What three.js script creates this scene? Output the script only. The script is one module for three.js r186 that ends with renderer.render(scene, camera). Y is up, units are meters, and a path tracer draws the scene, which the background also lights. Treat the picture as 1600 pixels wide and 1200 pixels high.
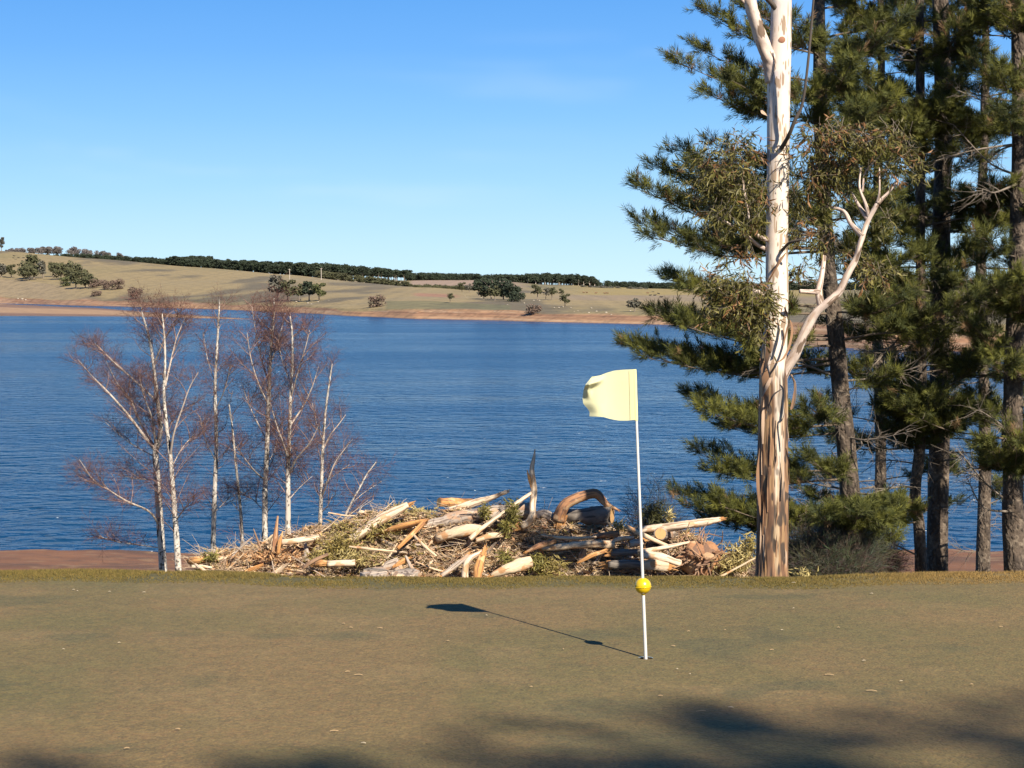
import * as THREE from 'three';

// ------------------------------------------------------------------ camera, sky, sun, exposure
const scene = new THREE.Scene();
const EYE = 2.73, F = 3000, TILT = Math.atan(0.05);          // the lens: 3000 px for a 1600 px wide picture
const camera = new THREE.PerspectiveCamera(2 * Math.atan(600 / F) * 180 / Math.PI, 4 / 3, 0.1, 20000);
camera.position.set(0, EYE, 0); camera.rotation.x = -TILT;
const renderer = new THREE.WebGLRenderer({ antialias: true });
renderer.toneMapping = THREE.LinearToneMapping; renderer.toneMappingExposure = 2.15;
renderer.shadowMap.enabled = true;
const SUN = new THREE.Vector3(0.63, 1, 1.145).normalize();
const sun = new THREE.DirectionalLight(new THREE.Color().setRGB(1, 0.91, 0.76), 4.9);
sun.position.copy(SUN).multiplyScalar(120).add(new THREE.Vector3(0, 0, -25)); sun.target.position.set(0, 0, -25);
sun.castShadow = true; sun.shadow.mapSize.set(4096, 4096); sun.shadow.radius = 1;
Object.assign(sun.shadow.camera, { left: -45, right: 45, top: 60, bottom: -60, near: 1, far: 400 });
scene.add(sun, sun.target);

// ------------------------------------------------------------------ numbers and noise
function rng(seed) { let a = seed >>> 0; return () => { a = (a + 0x6D2B79F5) | 0; let t = Math.imul(a ^ (a >>> 15), 1 | a); t = (t + Math.imul(t ^ (t >>> 7), 61 | t)) ^ t; return ((t ^ (t >>> 14)) >>> 0) / 4294967296; }; }
const V = (x, y, z) => new THREE.Vector3(x, y, z);
const clamp = (x, a = 0, b = 1) => Math.min(b, Math.max(a, x));
const lerp = (a, b, t) => a + (b - a) * t;
const sm = (a, b, x) => { const t = clamp((x - a) / (b - a)); return t * t * (3 - 2 * t); };
const mix3 = (a, b, t) => [lerp(a[0], b[0], t), lerp(a[1], b[1], t), lerp(a[2], b[2], t)];
function hash(x, y, s) { let h = Math.imul(x, 374761393) + Math.imul(y, 668265263) + Math.imul(s, 974634777); h = Math.imul(h ^ (h >>> 13), 1274126177); return ((h ^ (h >>> 16)) >>> 0) / 4294967296; }
function noise(x, y, s = 0, px = 0, py = 0) {                 // value noise, periodic when px / py are given
  const xi = Math.floor(x), yi = Math.floor(y), fx = x - xi, fy = y - yi;
  const w = (n, p) => p ? ((n % p) + p) % p : n;
  const x0 = w(xi, px), x1 = w(xi + 1, px), y0 = w(yi, py), y1 = w(yi + 1, py);
  const u = fx * fx * (3 - 2 * fx), v = fy * fy * (3 - 2 * fy);
  return lerp(lerp(hash(x0, y0, s), hash(x1, y0, s), u), lerp(hash(x0, y1, s), hash(x1, y1, s), u), v);
}
function fbm(x, y, s = 0, oct = 4, px = 0, py = 0) { let a = 0.5, r = 0, n = 0; for (let i = 0; i < oct; i++) { r += a * noise(x, y, s + i * 17, px, py); n += a; a *= 0.5; x *= 2; y *= 2; px *= 2; py *= 2; } return r / n; }
function table(t, x) { if (x <= t[0][0]) return t[0][1]; for (let i = 1; i < t.length; i++) if (x <= t[i][0]) return lerp(t[i - 1][1], t[i][1], (x - t[i - 1][0]) / (t[i][0] - t[i - 1][0])); return t[t.length - 1][1]; }
const SIN = Math.sin(TILT), COS = Math.cos(TILT);
function P(px, py, z) {                                        // a point z metres ahead that the photo shows at (px, py)
  const a = (px - 800) / F, b = (600 - py) / F, t = z / (b * SIN + COS);
  return V(a * t, EYE + (b * COS - SIN) * t, -z);
}
function onGreen(px, py, y = 0) { const b = (600 - py) / F, t = (EYE - y) / (SIN - b * COS); return V((px - 800) / F * t, y, -t * (b * SIN + COS)); }

// ------------------------------------------------------------------ sky
{
  const W = 2048, H = 1024, d = new Float32Array(W * H * 4);
  const el = [-90, 0, 1.2, 3, 5, 7, 9, 13, 20, 32, 50, 90];
  const co = [[.42, .60, .74], [.62, .85, .97], [.53, .79, .98], [.38, .68, .98], [.25, .55, .95], [.165, .44, .90], [.115, .365, .84], [.078, .29, .73], [.055, .225, .60], [.038, .165, .47], [.028, .12, .36], [.02, .09, .28]];
  for (let j = 0; j < H; j++) {
    const e = ((j + 0.5) / H - 0.5) * 180; let k = 1; while (k < el.length - 1 && e > el[k]) k++;
    const c = mix3(co[k - 1], co[k], clamp((e - el[k - 1]) / (el[k] - el[k - 1])));
    for (let i = 0; i < W; i++) {
      const x = i / W, o = (j * W + i) * 4;
      let f = 0;
      if (e > 0.5 && e < 40) {
        const n = fbm(x * 60, e * 2.2 + x * 26, 5, 4, 0, 0), m = fbm(x * 22, e * 0.3, 9, 3);
        f = sm(0.5, 0.8, n) * sm(0.42, 0.7, m) * 0.26 * sm(0.5, 2.5, e) * (1 - 0.6 * sm(4.8, 6.5, e)) * (1 - sm(14, 40, e));
      }
      const q = mix3(c, [.72, .86, .98], f).map(w => w * 0.52);
      d[o] = q[0]; d[o + 1] = q[1]; d[o + 2] = q[2]; d[o + 3] = 1;
    }
  }
  const t = new THREE.DataTexture(d, W, H, THREE.RGBAFormat, THREE.FloatType);
  t.mapping = THREE.EquirectangularReflectionMapping; t.magFilter = THREE.LinearFilter; t.minFilter = THREE.LinearFilter; t.wrapS = THREE.RepeatWrapping; t.needsUpdate = true;
  scene.background = t; scene.environment = t;
}

// ------------------------------------------------------------------ textures and materials
function tex(w, h, fn, srgb = true) {
  const d = new Uint8Array(w * h * 4);
  for (let j = 0; j < h; j++) for (let i = 0; i < w; i++) {
    const c = fn((i + 0.5) / w, (j + 0.5) / h), o = (j * w + i) * 4;
    for (let k = 0; k < 3; k++) { const v = clamp(c[k]); d[o + k] = 255 * (srgb ? (v <= 0.0031308 ? v * 12.92 : 1.055 * Math.pow(v, 1 / 2.4) - 0.055) : v); }
    d[o + 3] = 255;
  }
  const t = new THREE.DataTexture(d, w, h); t.wrapS = t.wrapT = THREE.RepeatWrapping; t.magFilter = THREE.LinearFilter; t.minFilter = THREE.LinearFilter;
  if (srgb) t.colorSpace = THREE.SRGBColorSpace; t.needsUpdate = true; return t;
}
const lin = (r, g, b) => new THREE.Color().setRGB(r, g, b);
const std = (o) => new THREE.MeshStandardMaterial({ roughness: 0.9, metalness: 0, ...o });
function thinLeaf(color, pass = 0.3, rough = 0.9) { return new THREE.MeshPhysicalMaterial({ color, roughness: rough, transmission: pass, thickness: 0, side: THREE.DoubleSide, specularIntensity: 0.5 }); }

// ------------------------------------------------------------------ geometry collector
class Geo {
  constructor() { this.p = []; this.u = []; this.c = []; this.i = []; }
  get n() { return this.p.length / 3; }
  vert(v, u = 0, w = 0, c = null) { this.p.push(v.x, v.y, v.z); this.u.push(u, w); if (c) this.c.push(c[0], c[1], c[2]); return this.n - 1; }
  tri(a, b, c) { this.i.push(a, b, c); }
  // a tapering tube along points; uv: u 0..1 round, v metres along times vs; opt.flat squashes it, opt.rough roughens it
  tube(pts, rad, seg = 8, opt = {}) {
    const { uvScale = 1, rough = 0, seed = 1, cap = true, flat = 1, up = V(0, 0, -1), v0 = 0, uRep = 1, freq = 3, tight = 1.5 } = opt;
    const n = pts.length, T = pts.map((q, k) => pts[Math.min(n - 1, k + 1)].clone().sub(pts[Math.max(0, k - 1)]).normalize());
    let N = up.clone().sub(T[0].clone().multiplyScalar(up.dot(T[0]))); if (N.lengthSq() < 1e-4) N = V(1, 0, 0).sub(T[0].clone().multiplyScalar(T[0].x)); N.normalize();
    let len = v0; const start = this.n;
    for (let k = 0; k < n; k++) {
      if (k) { len += pts[k].distanceTo(pts[k - 1]); N.sub(T[k].clone().multiplyScalar(N.dot(T[k]))).normalize(); }
      const B = T[k].clone().cross(N), r = Array.isArray(rad) ? rad[k] : rad(k / (n - 1));
      for (let s = 0; s <= seg; s++) {
        const a = s / seg * Math.PI * 2, ss = s % seg;
        const rr = r * (1 + (rough ? rough * 2 * (noise(ss / seg * freq * 3 + 10, len * tight, seed, freq * 3) - 0.5) + rough * (noise(ss / seg * freq * 8, len * tight * 4, seed + 3, freq * 8) - 0.5) : 0));
        const q = pts[k].clone().addScaledVector(N, Math.cos(a) * rr * flat).addScaledVector(B, Math.sin(a) * rr);
        this.vert(q, s / seg * uRep, len * uvScale);
      }
    }
    const w = seg + 1;
    for (let k = 0; k < n - 1; k++) for (let s = 0; s < seg; s++) { const a = start + k * w + s, b = a + 1, c = a + w, d = c + 1; this.i.push(a, c, b, b, c, d); }
    if (cap) for (const e of [0, n - 1]) { const m = this.vert(pts[e], 0.5, (e ? len : v0) * uvScale), o = start + e * w; for (let s = 0; s < seg; s++) e ? this.tri(o + s, m, o + s + 1) : this.tri(o + s + 1, m, o + s); }
    return this;
  }
  build(smooth = true) {
    const g = new THREE.BufferGeometry();
    g.setAttribute('position', new THREE.Float32BufferAttribute(this.p, 3));
    g.setAttribute('uv', new THREE.Float32BufferAttribute(this.u, 2));
    if (this.c.length) g.setAttribute('color', new THREE.Float32BufferAttribute(this.c, 3));
    g.setIndex(this.i); if (smooth) g.computeVertexNormals(); else { const f = g.toNonIndexed(); f.computeVertexNormals(); return f; }
    return g;
  }
}
function curve(pts, n) { const c = new THREE.CatmullRomCurve3(pts, false, 'centripetal'); return Array.from({ length: n + 1 }, (_, k) => c.getPoint(k / n)); }
function curveLen(pts) { let l = 0; for (let k = 1; k < pts.length; k++) l += pts[k].distanceTo(pts[k - 1]); return l; }
const taken = new Map();
function numbered(name) { const k = taken.get(name) || 0; taken.set(name, k + 1); return k ? `${name}_${String(k).padStart(3, '0')}` : name; }
function shade(o) { o.traverse(m => { if (m.isMesh) { m.castShadow = true; m.receiveShadow = true; } }); return o; }
function put(o, name, label, category, group, kind) {          // a top-level thing
  o.name = numbered(name); if (kind) o.userData.kind = kind;
  if (label) o.userData.label = label; if (category) o.userData.category = category; if (group) o.userData.group = group;
  scene.add(shade(o)); return o;
}
function part(parent, name, geo, mat, kind) { const m = new THREE.Mesh(geo, mat); m.name = name; if (kind) m.userData.kind = kind; parent.add(m); return m; }
const structure = (mesh, name) => { mesh.name = name; mesh.userData.kind = 'structure'; scene.add(shade(mesh)); return mesh; };
const M4 = new THREE.Matrix4(), Q = new THREE.Quaternion(), YUP = V(0, 1, 0);
function copies(geo, mat, list) {                              // list: { p, d (where its y axis points), s, c, spin }
  const m = new THREE.InstancedMesh(geo, mat, list.length), col = new THREE.Color(), q2 = new THREE.Quaternion();
  list.forEach((e, k) => {
    Q.setFromUnitVectors(YUP, e.d); q2.setFromAxisAngle(YUP, e.spin || 0); Q.multiply(q2);
    const s = e.s; M4.compose(e.p, Q, typeof s === 'number' ? V(s, s, s) : s); m.setMatrixAt(k, M4);
    m.setColorAt(k, col.setRGB(e.c[0], e.c[1], e.c[2]));
  });
  return m;
}
function randDir(r) { const z = r() * 2 - 1, a = r() * Math.PI * 2, q = Math.sqrt(1 - z * z); return V(q * Math.cos(a), z, q * Math.sin(a)); }
console.log('helpers ready');
// ------------------------------------------------------------------ near ground: green, fringe, bank, beach
const WATER = EYE - 14.1;
const bankT = [[18.3, 0], [20, -0.33], [25.5, -1.22], [29, -1.84], [36, -3.1], [45, -4.7], [60, -7.1], [84, -10.0], [98.5, -11.37], [125, -13.8], [160, -16]];
function crest(x) { return 18.02 + 0.42 * sm(-1.2, -4.2, x) + 0.26 * sm(2.0, 4.4, x) + 0.05 * Math.sin(x * 1.7) + 0.04 * Math.sin(x * 4.1); }
function groundY(x, z) {                                       // z counts away from the camera
  if (z < 8.4) return 1.12 * sm(8.4, 0.5, z) + 0.6 * sm(2, -40, z);
  const c = crest(x), e = z - c + 18.3;
  let y = e < 18.3 ? 0 : table(bankT, e) - 0;
  if (e > 17.6 && e < 19.4) y -= 0.035 * (1 - Math.abs(e - 18.5) / 0.9) ** 2 * (e > 18.5 ? 1 : 0.4);
  if (e > 20) y += (fbm(x * 0.35, z * 0.35, 31, 3) - 0.5) * 0.25 * sm(20, 26, e) + (fbm(x * 0.03, z * 0.05, 37, 3) - 0.5) * 0.4 * sm(70, 100, e) + (0.42 * sm(-9, -24, x) + 0.42 * sm(8, 22, x)) * sm(80, 96, e);
  return y;
}
const HOLE = onGreen(1009, 1028); const HR = 0.054, HS = 0.16;
const turfFine = tex(1024, 1024, (u, v) => {
  const a = fbm(u * 128, v * 128, 3, 3, 128, 128), b = fbm(u * 24, v * 24, 8, 3, 24, 24), h = hash(Math.floor(u * 1024), Math.floor(v * 1024), 4), e = noise(u * 300, v * 300, 12, 300, 300);
  const k = 0.5 + 0.62 * a + 0.24 * b + 0.34 * (h - 0.5) + 0.4 * (e - 0.5);
  const dead = sm(0.52, 0.72, fbm(u * 60, v * 60, 21, 3, 60, 60));
  return mix3([0.80 * k, 0.76 * k, 0.66 * k], [0.97 * k, 0.83 * k, 0.72 * k], dead);
});
const turfBump = tex(512, 512, (u, v) => { const k = 0.5 * noise(u * 256, v * 256, 5, 256, 256) + 0.5 * fbm(u * 80, v * 80, 6, 3, 80, 80); return [k, k, k]; }, false);
{
  const xs = new Set(), zs = new Set(), r4 = (x) => Math.round(x * 1e4) / 1e4;
  for (let x = -8; x <= 8.001; x += 0.1) xs.add(r4(x));
  for (let x = 8.4; x <= 34; x += 0.4) { xs.add(r4(x)); xs.add(r4(-x)); }
  for (let k = 1, x = 34; k < 30; k++) { x += 0.5 + k * 0.5; xs.add(r4(x)); xs.add(r4(-x)); }
  for (let z = 8; z <= 19.6; z += 0.08) zs.add(r4(z));
  for (let z = 8, s = 0.2; z > -60; s *= 1.12) { z -= s; zs.add(r4(z)); }
  for (let z = 19.6, s = 0.1; z < 160; s = Math.min(0.6, s * 1.05)) { z += s; zs.add(r4(z)); }
  const hx = HOLE.x, hz = -HOLE.z;
  for (const [set, h] of [[xs, hx], [zs, hz]]) { for (const v of [...set]) if (Math.abs(v - h) < HS + 0.03) set.delete(v); set.add(h - HS); set.add(h + HS); }
  const X = [...xs].sort((a, b) => a - b), Z = [...zs].sort((a, b) => a - b), g = new Geo();
  const turfCol = (x, z) => {
    const big = fbm(x * 0.55 + 3, z * 0.5, 41, 4), mid = fbm(x * 1.6, z * 1.4, 47, 4), green = sm(0.46, 0.68, fbm(x * 0.8 + 9, z * 0.9, 53, 4));
    let c = mix3([.152, .108, .041], [.126, .099, .034], sm(0.35, 0.65, big));
    c = mix3(c, [.104, .095, .030], green * 0.5);
    c = mix3(c, [.166, .122, .050], sm(0.55, 0.75, mid) * 0.6);
    c = mix3(c, [.082, .076, .029], sm(0.66, 0.74, fbm(x * 1.1 + 4.3, z * 1.6, 57, 3)) * 0.7);
    const yel = sm(2.5, 5.5, x - (z - 14) * 0.1) * 0.35; c = mix3(c, [.145, .114, .036], yel);
    return [c[0] * 1.12, c[1] * 1.10, c[2] * 1.14];
  };
  const col = (x, z) => {
    const e = z - crest(x) + 18.3; let c = turfCol(x, z);
    const ragged = 0.18 * (fbm(x * 3, z * 3, 61, 3) - 0.5);
    const fr = mix3(mix3([.1122, .0957, .0251], [.0858, .0759, .0211], noise(x * 2, z * 3, 63)), [.198, .1353, .0396], sm(2.6, 4.6, x) * 0.85);
    c = mix3(c, fr, sm(17.6, 17.85, e + ragged * 1.6));
    const bank = mix3([.12, .102, .045], [.084, .075, .03], fbm(x * 0.6, z * 0.6, 67, 3));
    c = mix3(c, bank, sm(19, 21, e));
    const mud = mix3(mix3([.200, .086, .036], [.130, .058, .027], sm(0.35, 0.65, fbm(x * 0.12, z * 0.35, 71, 4))), [.25, .115, .048], sm(0.55, 0.75, fbm(x * 0.3, z * 0.9, 73, 4)) * 0.7);
    const peb = fbm(x * 1.1, z * 0.9, 75, 3), mud2 = mix3(mix3(mud, [.26, .16, .085], sm(0.62, 0.74, peb) * 0.8), [.085, .045, .026], sm(0.6, 0.72, fbm(x * 0.7 + 5, z * 1.3, 77, 3)) * 0.6);
    c = mix3(c, mud2, sm(48, 70, e + 10 * (fbm(x * 0.1, z * 0.1, 79, 3) - 0.5)));
    return c;
  };
  for (const z of Z) for (const x of X) { const c = col(x, z); g.vert(V(x, groundY(x, z), -z), x / 2.6, z / 2.6, c); }
  const w = X.length;
  for (let j = 0; j < Z.length - 1; j++) for (let i = 0; i < w - 1; i++) {
    const mx = (X[i] + X[i + 1]) / 2, mz = (Z[j] + Z[j + 1]) / 2; if (Math.abs(mx - hx) < HS && Math.abs(mz - hz) < HS) continue;
    const a = j * w + i, b = a + 1, c = a + w, d = c + 1; g.i.push(a, b, c, b, d, c);
  }
  // turf round the hole, with the round opening cut out
  const N = 48, ring = [];
  for (let k = 0; k < N; k++) { const a = k / N * Math.PI * 2, ca = Math.cos(a), sa = Math.sin(a), q = HS / Math.max(Math.abs(ca), Math.abs(sa)); ring.push([[hx + ca * HR, hz + sa * HR], [hx + ca * q, hz + sa * q]]); }
  const o = g.n; for (const [a, b] of ring) for (const [x, z] of [a, b]) g.vert(V(x, 0, -z), x / 2.6, z / 2.6, col(x, z));
  for (let k = 0; k < N; k++) { const a = o + k * 2, b = a + 1, c = o + ((k + 1) % N) * 2, d = c + 1; g.i.push(a, b, c, b, d, c); }
  structure(new THREE.Mesh(g.build(), std({ vertexColors: true, map: turfFine, bumpMap: turfBump, bumpScale: 0.01, roughness: 0.95 })), 'ground');
  // cup set into the hole
  const cup = new THREE.Group(); cup.position.set(hx, 0, -hz);
  const soil = new Geo(); soil.tube([V(0, -0.002, 0), V(0, -0.06, 0)], [HR, HR], 40, { cap: false, up: V(1, 0, 0) }); part(cup, 'soil_rim', soil.build(), std({ color: lin(.05, .035, .02) }));
  const liner = new Geo(); liner.tube([V(0, -0.06, 0), V(0, -0.15, 0), V(0, -0.152, 0)], [HR - 0.001, HR - 0.001, 0.002], 40, { cap: false, up: V(1, 0, 0) }); part(cup, 'cup_liner', liner.build(), std({ color: lin(.16, .16, .15), roughness: 0.6 }));
  put(cup, 'hole_cup', 'round golf hole cut into the turf at the foot of the flagstick', 'golf hole');
}
// longer grass along the far edge of the green
{
  const r = rng(77), g = new Geo();
  for (let k = 0; k < 7; k++) { const a = r() * 6.28, q = r() * 0.02, b = V(Math.cos(a) * q, -0.004, Math.sin(a) * q), lean = randDir(r).multiplyScalar(0.022), h = 0.022 + r() * 0.024; const s = V(Math.cos(a + 1.6), 0, Math.sin(a + 1.6)).multiplyScalar(0.0035); const i = g.vert(b.clone().add(s)), j = g.vert(b.clone().sub(s)), t = g.vert(V(b.x + lean.x, h, b.z + lean.z)); g.tri(i, j, t); }
  const list = [];
  for (let k = 0; k < 52000; k++) {
    const x = (r() * 2 - 1) * 7.5, z = crest(x) - 0.7 + Math.pow(r(), 0.8) * 1.6; if (noise(x * 2.4, z * 2.4, 83) < 0.28 * r() * 1.6) continue;
    const e = z - crest(x), s = 0.45 + (0.35 + 0.35 * sm(0, 3.5, Math.abs(x - 0.4))) * sm(-0.7, 0.2, e) * (0.7 + 0.6 * fbm(x * 1.5, z * 1.5, 87, 2));
    const dry = clamp(sm(2.6, 4.6, x) * 0.75 + (r() - 0.5) * 0.5 + 0.25), c = mix3([.099, .0891, .0185], [.2046, .1452, .0462], dry), v = 0.7 + r() * 0.6;
    list.push({ p: V(x, groundY(x, z), -z), d: V((r() - 0.5) * 0.5, 1, (r() - 0.5) * 0.5).normalize(), s, c: [c[0] * v * 1.4, c[1] * v * 1.25, c[2] * v * 1.25], spin: r() * 6.28 });
  }
  put(copies(g.build(), thinLeaf(lin(1, 1, 1), 0.3), list), 'fringe_grass', 'strip of rough grass along the far edge of the green', 'grass', null, 'stuff');
}
// ------------------------------------------------------------------ lake
{
  const N = 1024, h = new Float32Array(N * N);
  for (let j = 0; j < N; j++) for (let i = 0; i < N; i++) { const u = i / N, v = j / N; const wx = fbm(u * 8, v * 8, 91, 2, 8, 8) * 0.08; h[j * N + i] = 0.30 * noise((u + wx) * 20, (v + wx) * 34, 93, 20, 34) + 0.17 * noise((u + wx) * 46, (v - wx) * 80, 95, 46, 80) + 0.075 * noise(u * 100 + wx * 60, v * 170, 97, 100, 170) + 0.03 * noise(u * 220, v * 350, 99, 220, 350); }
  const T = 46, k = N / T * 0.5;
  const nm = tex(N, N, (u, v) => { const i = Math.floor(u * N), j = Math.floor(v * N), at = (a, b) => h[((b + N) % N) * N + (a + N) % N]; const nx = -(at(i + 1, j) - at(i - 1, j)) * k * 3.5, ny = -(at(i, j + 1) - at(i, j - 1)) * k * 3.5, l = Math.hypot(nx, ny, 1); return [nx / l * 0.5 + 0.5, ny / l * 0.5 + 0.5, 1 / l * 0.5 + 0.5]; }, false);
  const ro = tex(512, 512, (u, v) => { const a = fbm(u * 5, v * 14, 103, 4, 5, 14), b = fbm(u * 16, v * 40, 107, 3, 16, 40); const q = clamp(0.14 + 0.10 * sm(0.3, 0.75, a * 0.7 + b * 0.3)); return [q, q, q]; }, false);
  ro.channel = 1;
  const g = new THREE.BufferGeometry(), p = [], uv = [], uv1 = [], idx = [], xs = [-6000, -2500, -900, -300, -100, 0, 100, 300, 900, 2500, 6000], zs = [80, 110, 150, 220, 340, 520, 800, 1300, 2500, 7000];
  for (const z of zs) for (const x of xs) { p.push(x, WATER, -z); uv.push(x / T, z / T); uv1.push(x / 700, z / 520); }
  for (let j = 0; j < zs.length - 1; j++) for (let i = 0; i < xs.length - 1; i++) { const a = j * xs.length + i, b = a + 1, c = a + xs.length, d = c + 1; idx.push(a, b, c, b, d, c); }
  g.setAttribute('position', new THREE.Float32BufferAttribute(p, 3)); g.setAttribute('uv', new THREE.Float32BufferAttribute(uv, 2)); g.setAttribute('uv1', new THREE.Float32BufferAttribute(uv1, 2)); g.setIndex(idx); g.computeVertexNormals();
  structure(new THREE.Mesh(g, new THREE.MeshPhysicalMaterial({ color: lin(.005, .034, .088), roughness: 1, roughnessMap: ro, specularIntensity: 0.72, normalMap: nm, normalScale: new THREE.Vector2(1, 1), ior: 1.333 })), 'lake_water');
}
// ------------------------------------------------------------------ far shore and hills
const prof = [   // photo column; then (row, metres ahead) of: shore, top of the sand, two points up the slope, the crest, and two beyond it
  [-1500, 472, 1800, 460, 1840, 440, 1960, 412, 2200, 372, 2600, 374, 2800, 378, 3400],
  [-400, 472, 1800, 460, 1840, 440, 1960, 415, 2200, 380, 2600, 382, 2800, 386, 3400],
  [0, 474, 1760, 463, 1800, 434, 2000, 420, 2200, 392, 2600, 393.5, 2800, 397, 3400],
  [150, 478, 1510, 470, 1540, 450, 1700, 432, 1950, 404, 2500, 405.5, 2750, 409, 3400],
  [300, 482, 1320, 472, 1345, 460, 1480, 440, 1850, 417, 2350, 418.5, 2700, 422, 3400],
  [450, 488, 1113, 478, 1135, 465, 1260, 446, 1650, 429, 2100, 430.5, 2500, 433, 3400],
  [560, 494, 961, 484, 985, 471, 1090, 456, 1400, 441, 1850, 440, 2400, 438, 3400],
  [650, 498, 881, 483, 905, 471, 1000, 460, 1200, 450, 1500, 446, 2100, 438, 2900],
  [760, 500, 846, 485, 870, 474, 940, 463, 1150, 452, 1600, 446, 2100, 438, 2800],
  [860, 503, 798, 490, 820, 478, 890, 466, 1080, 455, 1600, 450, 2200, 445, 2900],
  [1060, 507.5, 735, 491, 760, 478, 870, 466, 1100, 457, 1650, 454, 2300, 452, 3000],
  [1230, 537, 486, 503, 520, 487, 660, 470, 950, 458, 1700, 455, 2400, 453, 3100],
  [1400, 549, 427, 506, 455, 490, 600, 472, 900, 458, 1700, 455, 2400, 453, 3100],
  [3200, 549, 427, 506, 455, 490, 600, 472, 900, 458, 1700, 455, 2400, 453, 3100]];
function profAt(px) {
  let k = 1; while (k < prof.length - 1 && px > prof[k][0]) k++;
  const t = sm(prof[k - 1][0], prof[k][0], px), lt = (px - prof[k - 1][0]) / (prof[k][0] - prof[k - 1][0]), q = lerp(t, lt, 0.6), out = [];
  for (let i = 1; i < 15; i += 2) out.push([lerp(prof[k - 1][i], prof[k][i], q), lerp(prof[k - 1][i + 1], prof[k][i + 1], q)]);
  return out;
}
function farAt(px, py) {                                       // where the far land shows at (px, py)
  const a = profAt(px); for (let k = 1; k < a.length; k++) if (py >= a[k][0] || k === a.length - 1) return P(px, py, lerp(a[k - 1][1], a[k][1], clamp((py - a[k - 1][0]) / (a[k][0] - a[k - 1][0]))));
}
const landTex = tex(512, 512, (u, v) => { const k = 0.5 + 0.78 * fbm(u * 40, v * 40, 111, 4, 40, 40) + 0.4 * (noise(u * 10, v * 10, 113, 10, 10) - 0.5); return [k, k, k]; });
{
  const g = new Geo(), rowsPer = [3, 16, 14, 18, 22, 10, 8, 3], cols = []; for (let px = -1500; px <= 3200; px += px > -60 && px < 1660 ? 5 : 40) cols.push(px);
  let rows = 0;
  cols.forEach((px, ci) => {
    const a = profAt(px), key = [[0, 0, 0]]; key.length = 0;
    const pts = a.map(([y, z]) => P(px, y, z));
    const first = pts[0].clone(); first.multiplyScalar(1); const before = V(first.x * 0.97, WATER - 1.5, first.z * 0.97);
    const last = pts[6], beyond = V(last.x * 2.2, last.y - 8, last.z * 2.2);
    const all = [before, ...pts, beyond]; let n = 0;
    for (let s = 0; s < all.length - 1; s++) for (let k = 0; k < rowsPer[s]; k++) {
      const t = k / rowsPer[s], q = all[s].clone().lerp(all[s + 1], t), zz = -q.z;
      const sand = 1 - sm(1.7, 2.05, s + t + 0.35 * (fbm(q.x * 0.02, zz * 0.02, 121, 3) - 0.5) * 2);
      const land = s >= 1 ? 1 : 0;
      if (s >= 1) q.y += (fbm(q.x * 0.012, zz * 0.006, 125, 4) - 0.5) * (s >= 2 ? 3.2 : 1.4) * sm(1, 2.4, s + t) * (s >= 5 ? 0.3 : 1) + sand * (s + t > 1.05 ? 1 : 0) * (Math.abs(fbm(q.x * 0.05, q.y * 1.1, 127, 3) - 0.5)) * 1.5;
      const strata = fbm(q.x * 0.006 + 7, q.y * 1.6, 131, 4), st2 = fbm(q.x * 0.03, q.y * 3.2, 133, 3);
      let sc = mix3([.3, .165, .081], [.204, .099, .051], sm(0.4, 0.62, strata)); sc = mix3(sc, [.36, .24, .15], sm(0.56, 0.72, st2) * 0.75);
      const tw = fbm(q.x * 0.004, zz * 0.003, 137, 4), tp = fbm(q.x * 0.02, zz * 0.006, 139, 4);
      let gc = mix3([.235, .172, .074], [.182, .145, .056], sm(0.36, 0.64, tw)); gc = mix3(gc, [.0816, .0646, .0374], sm(0.52, 0.66, tp) * 0.8); gc = mix3(gc, [.204, .1598, .085], sm(0.58, 0.75, fbm(q.x * 0.01, zz * 0.012, 141, 3)) * 0.6);
      if (px < 170 && s === 2) gc = mix3(gc, [.2312, .17, .0986], 0.7 * sm(170, 60, px));
      if (px > 640 && px < 1300 && s >= 3) { const y = s + t; gc = mix3(gc, [.2516, .1836, .0578], sm(4.35, 4.6, y) * sm(860, 930, px)); gc = mix3(gc, [.2244, .1632, .0952], sm(3.6, 3.8, y) * (1 - sm(4.35, 4.55, y)) * sm(840, 900, px) * 0.8); gc = mix3(gc, [.272, .1836, .1224], sm(5.2, 5.5, y) * (1 - sm(780, 840, px))); }
      if (px > 600 && px < 800 && s === 2) gc = mix3(gc, [.1122, .1054, .0422], 0.7);
      if (px > 1150 && s === 2) gc = mix3(gc, [.1292, .102, .0578], 0.6);
      const red = sm(640, 655, px) * (1 - sm(705, 725, px)) * sm(3.55, 3.7, s + t) * (1 - sm(4, 4.12, s + t)); gc = mix3(gc, [.252, .12, .069], red * 0.85);
      g.vert(q, q.x / 60, zz / 60, mix3(gc, sc, s < 1 ? 1 : sand)); n++;
    }
    rows = n;
  });
  for (let i = 0; i < cols.length - 1; i++) for (let j = 0; j < rows - 1; j++) { const a = i * rows + j, b = a + 1, c = a + rows, d = c + 1; g.i.push(a, c, b, b, c, d); }
  structure(new THREE.Mesh(g.build(), std({ vertexColors: true, map: landTex, roughness: 0.97 })), 'far_hills');
  // low sand spit between lake and inlet
  const s = new Geo(), near = [[-600, 492], [0, 494], [200, 494.6], [300, 497], [400, 500], [475, 501.5]], far = [[-600, 471], [0, 474.2], [24, 475.6], [80, 478.5], [150, 481], [200, 485], [250, 488.6], [300, 492], [400, 498.4], [475, 501.2]];
  const zOf = (y) => { const b = (600 - y) / F; return 14.1 / (SIN - b * COS) * (b * SIN + COS); }; let m = 0;
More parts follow.
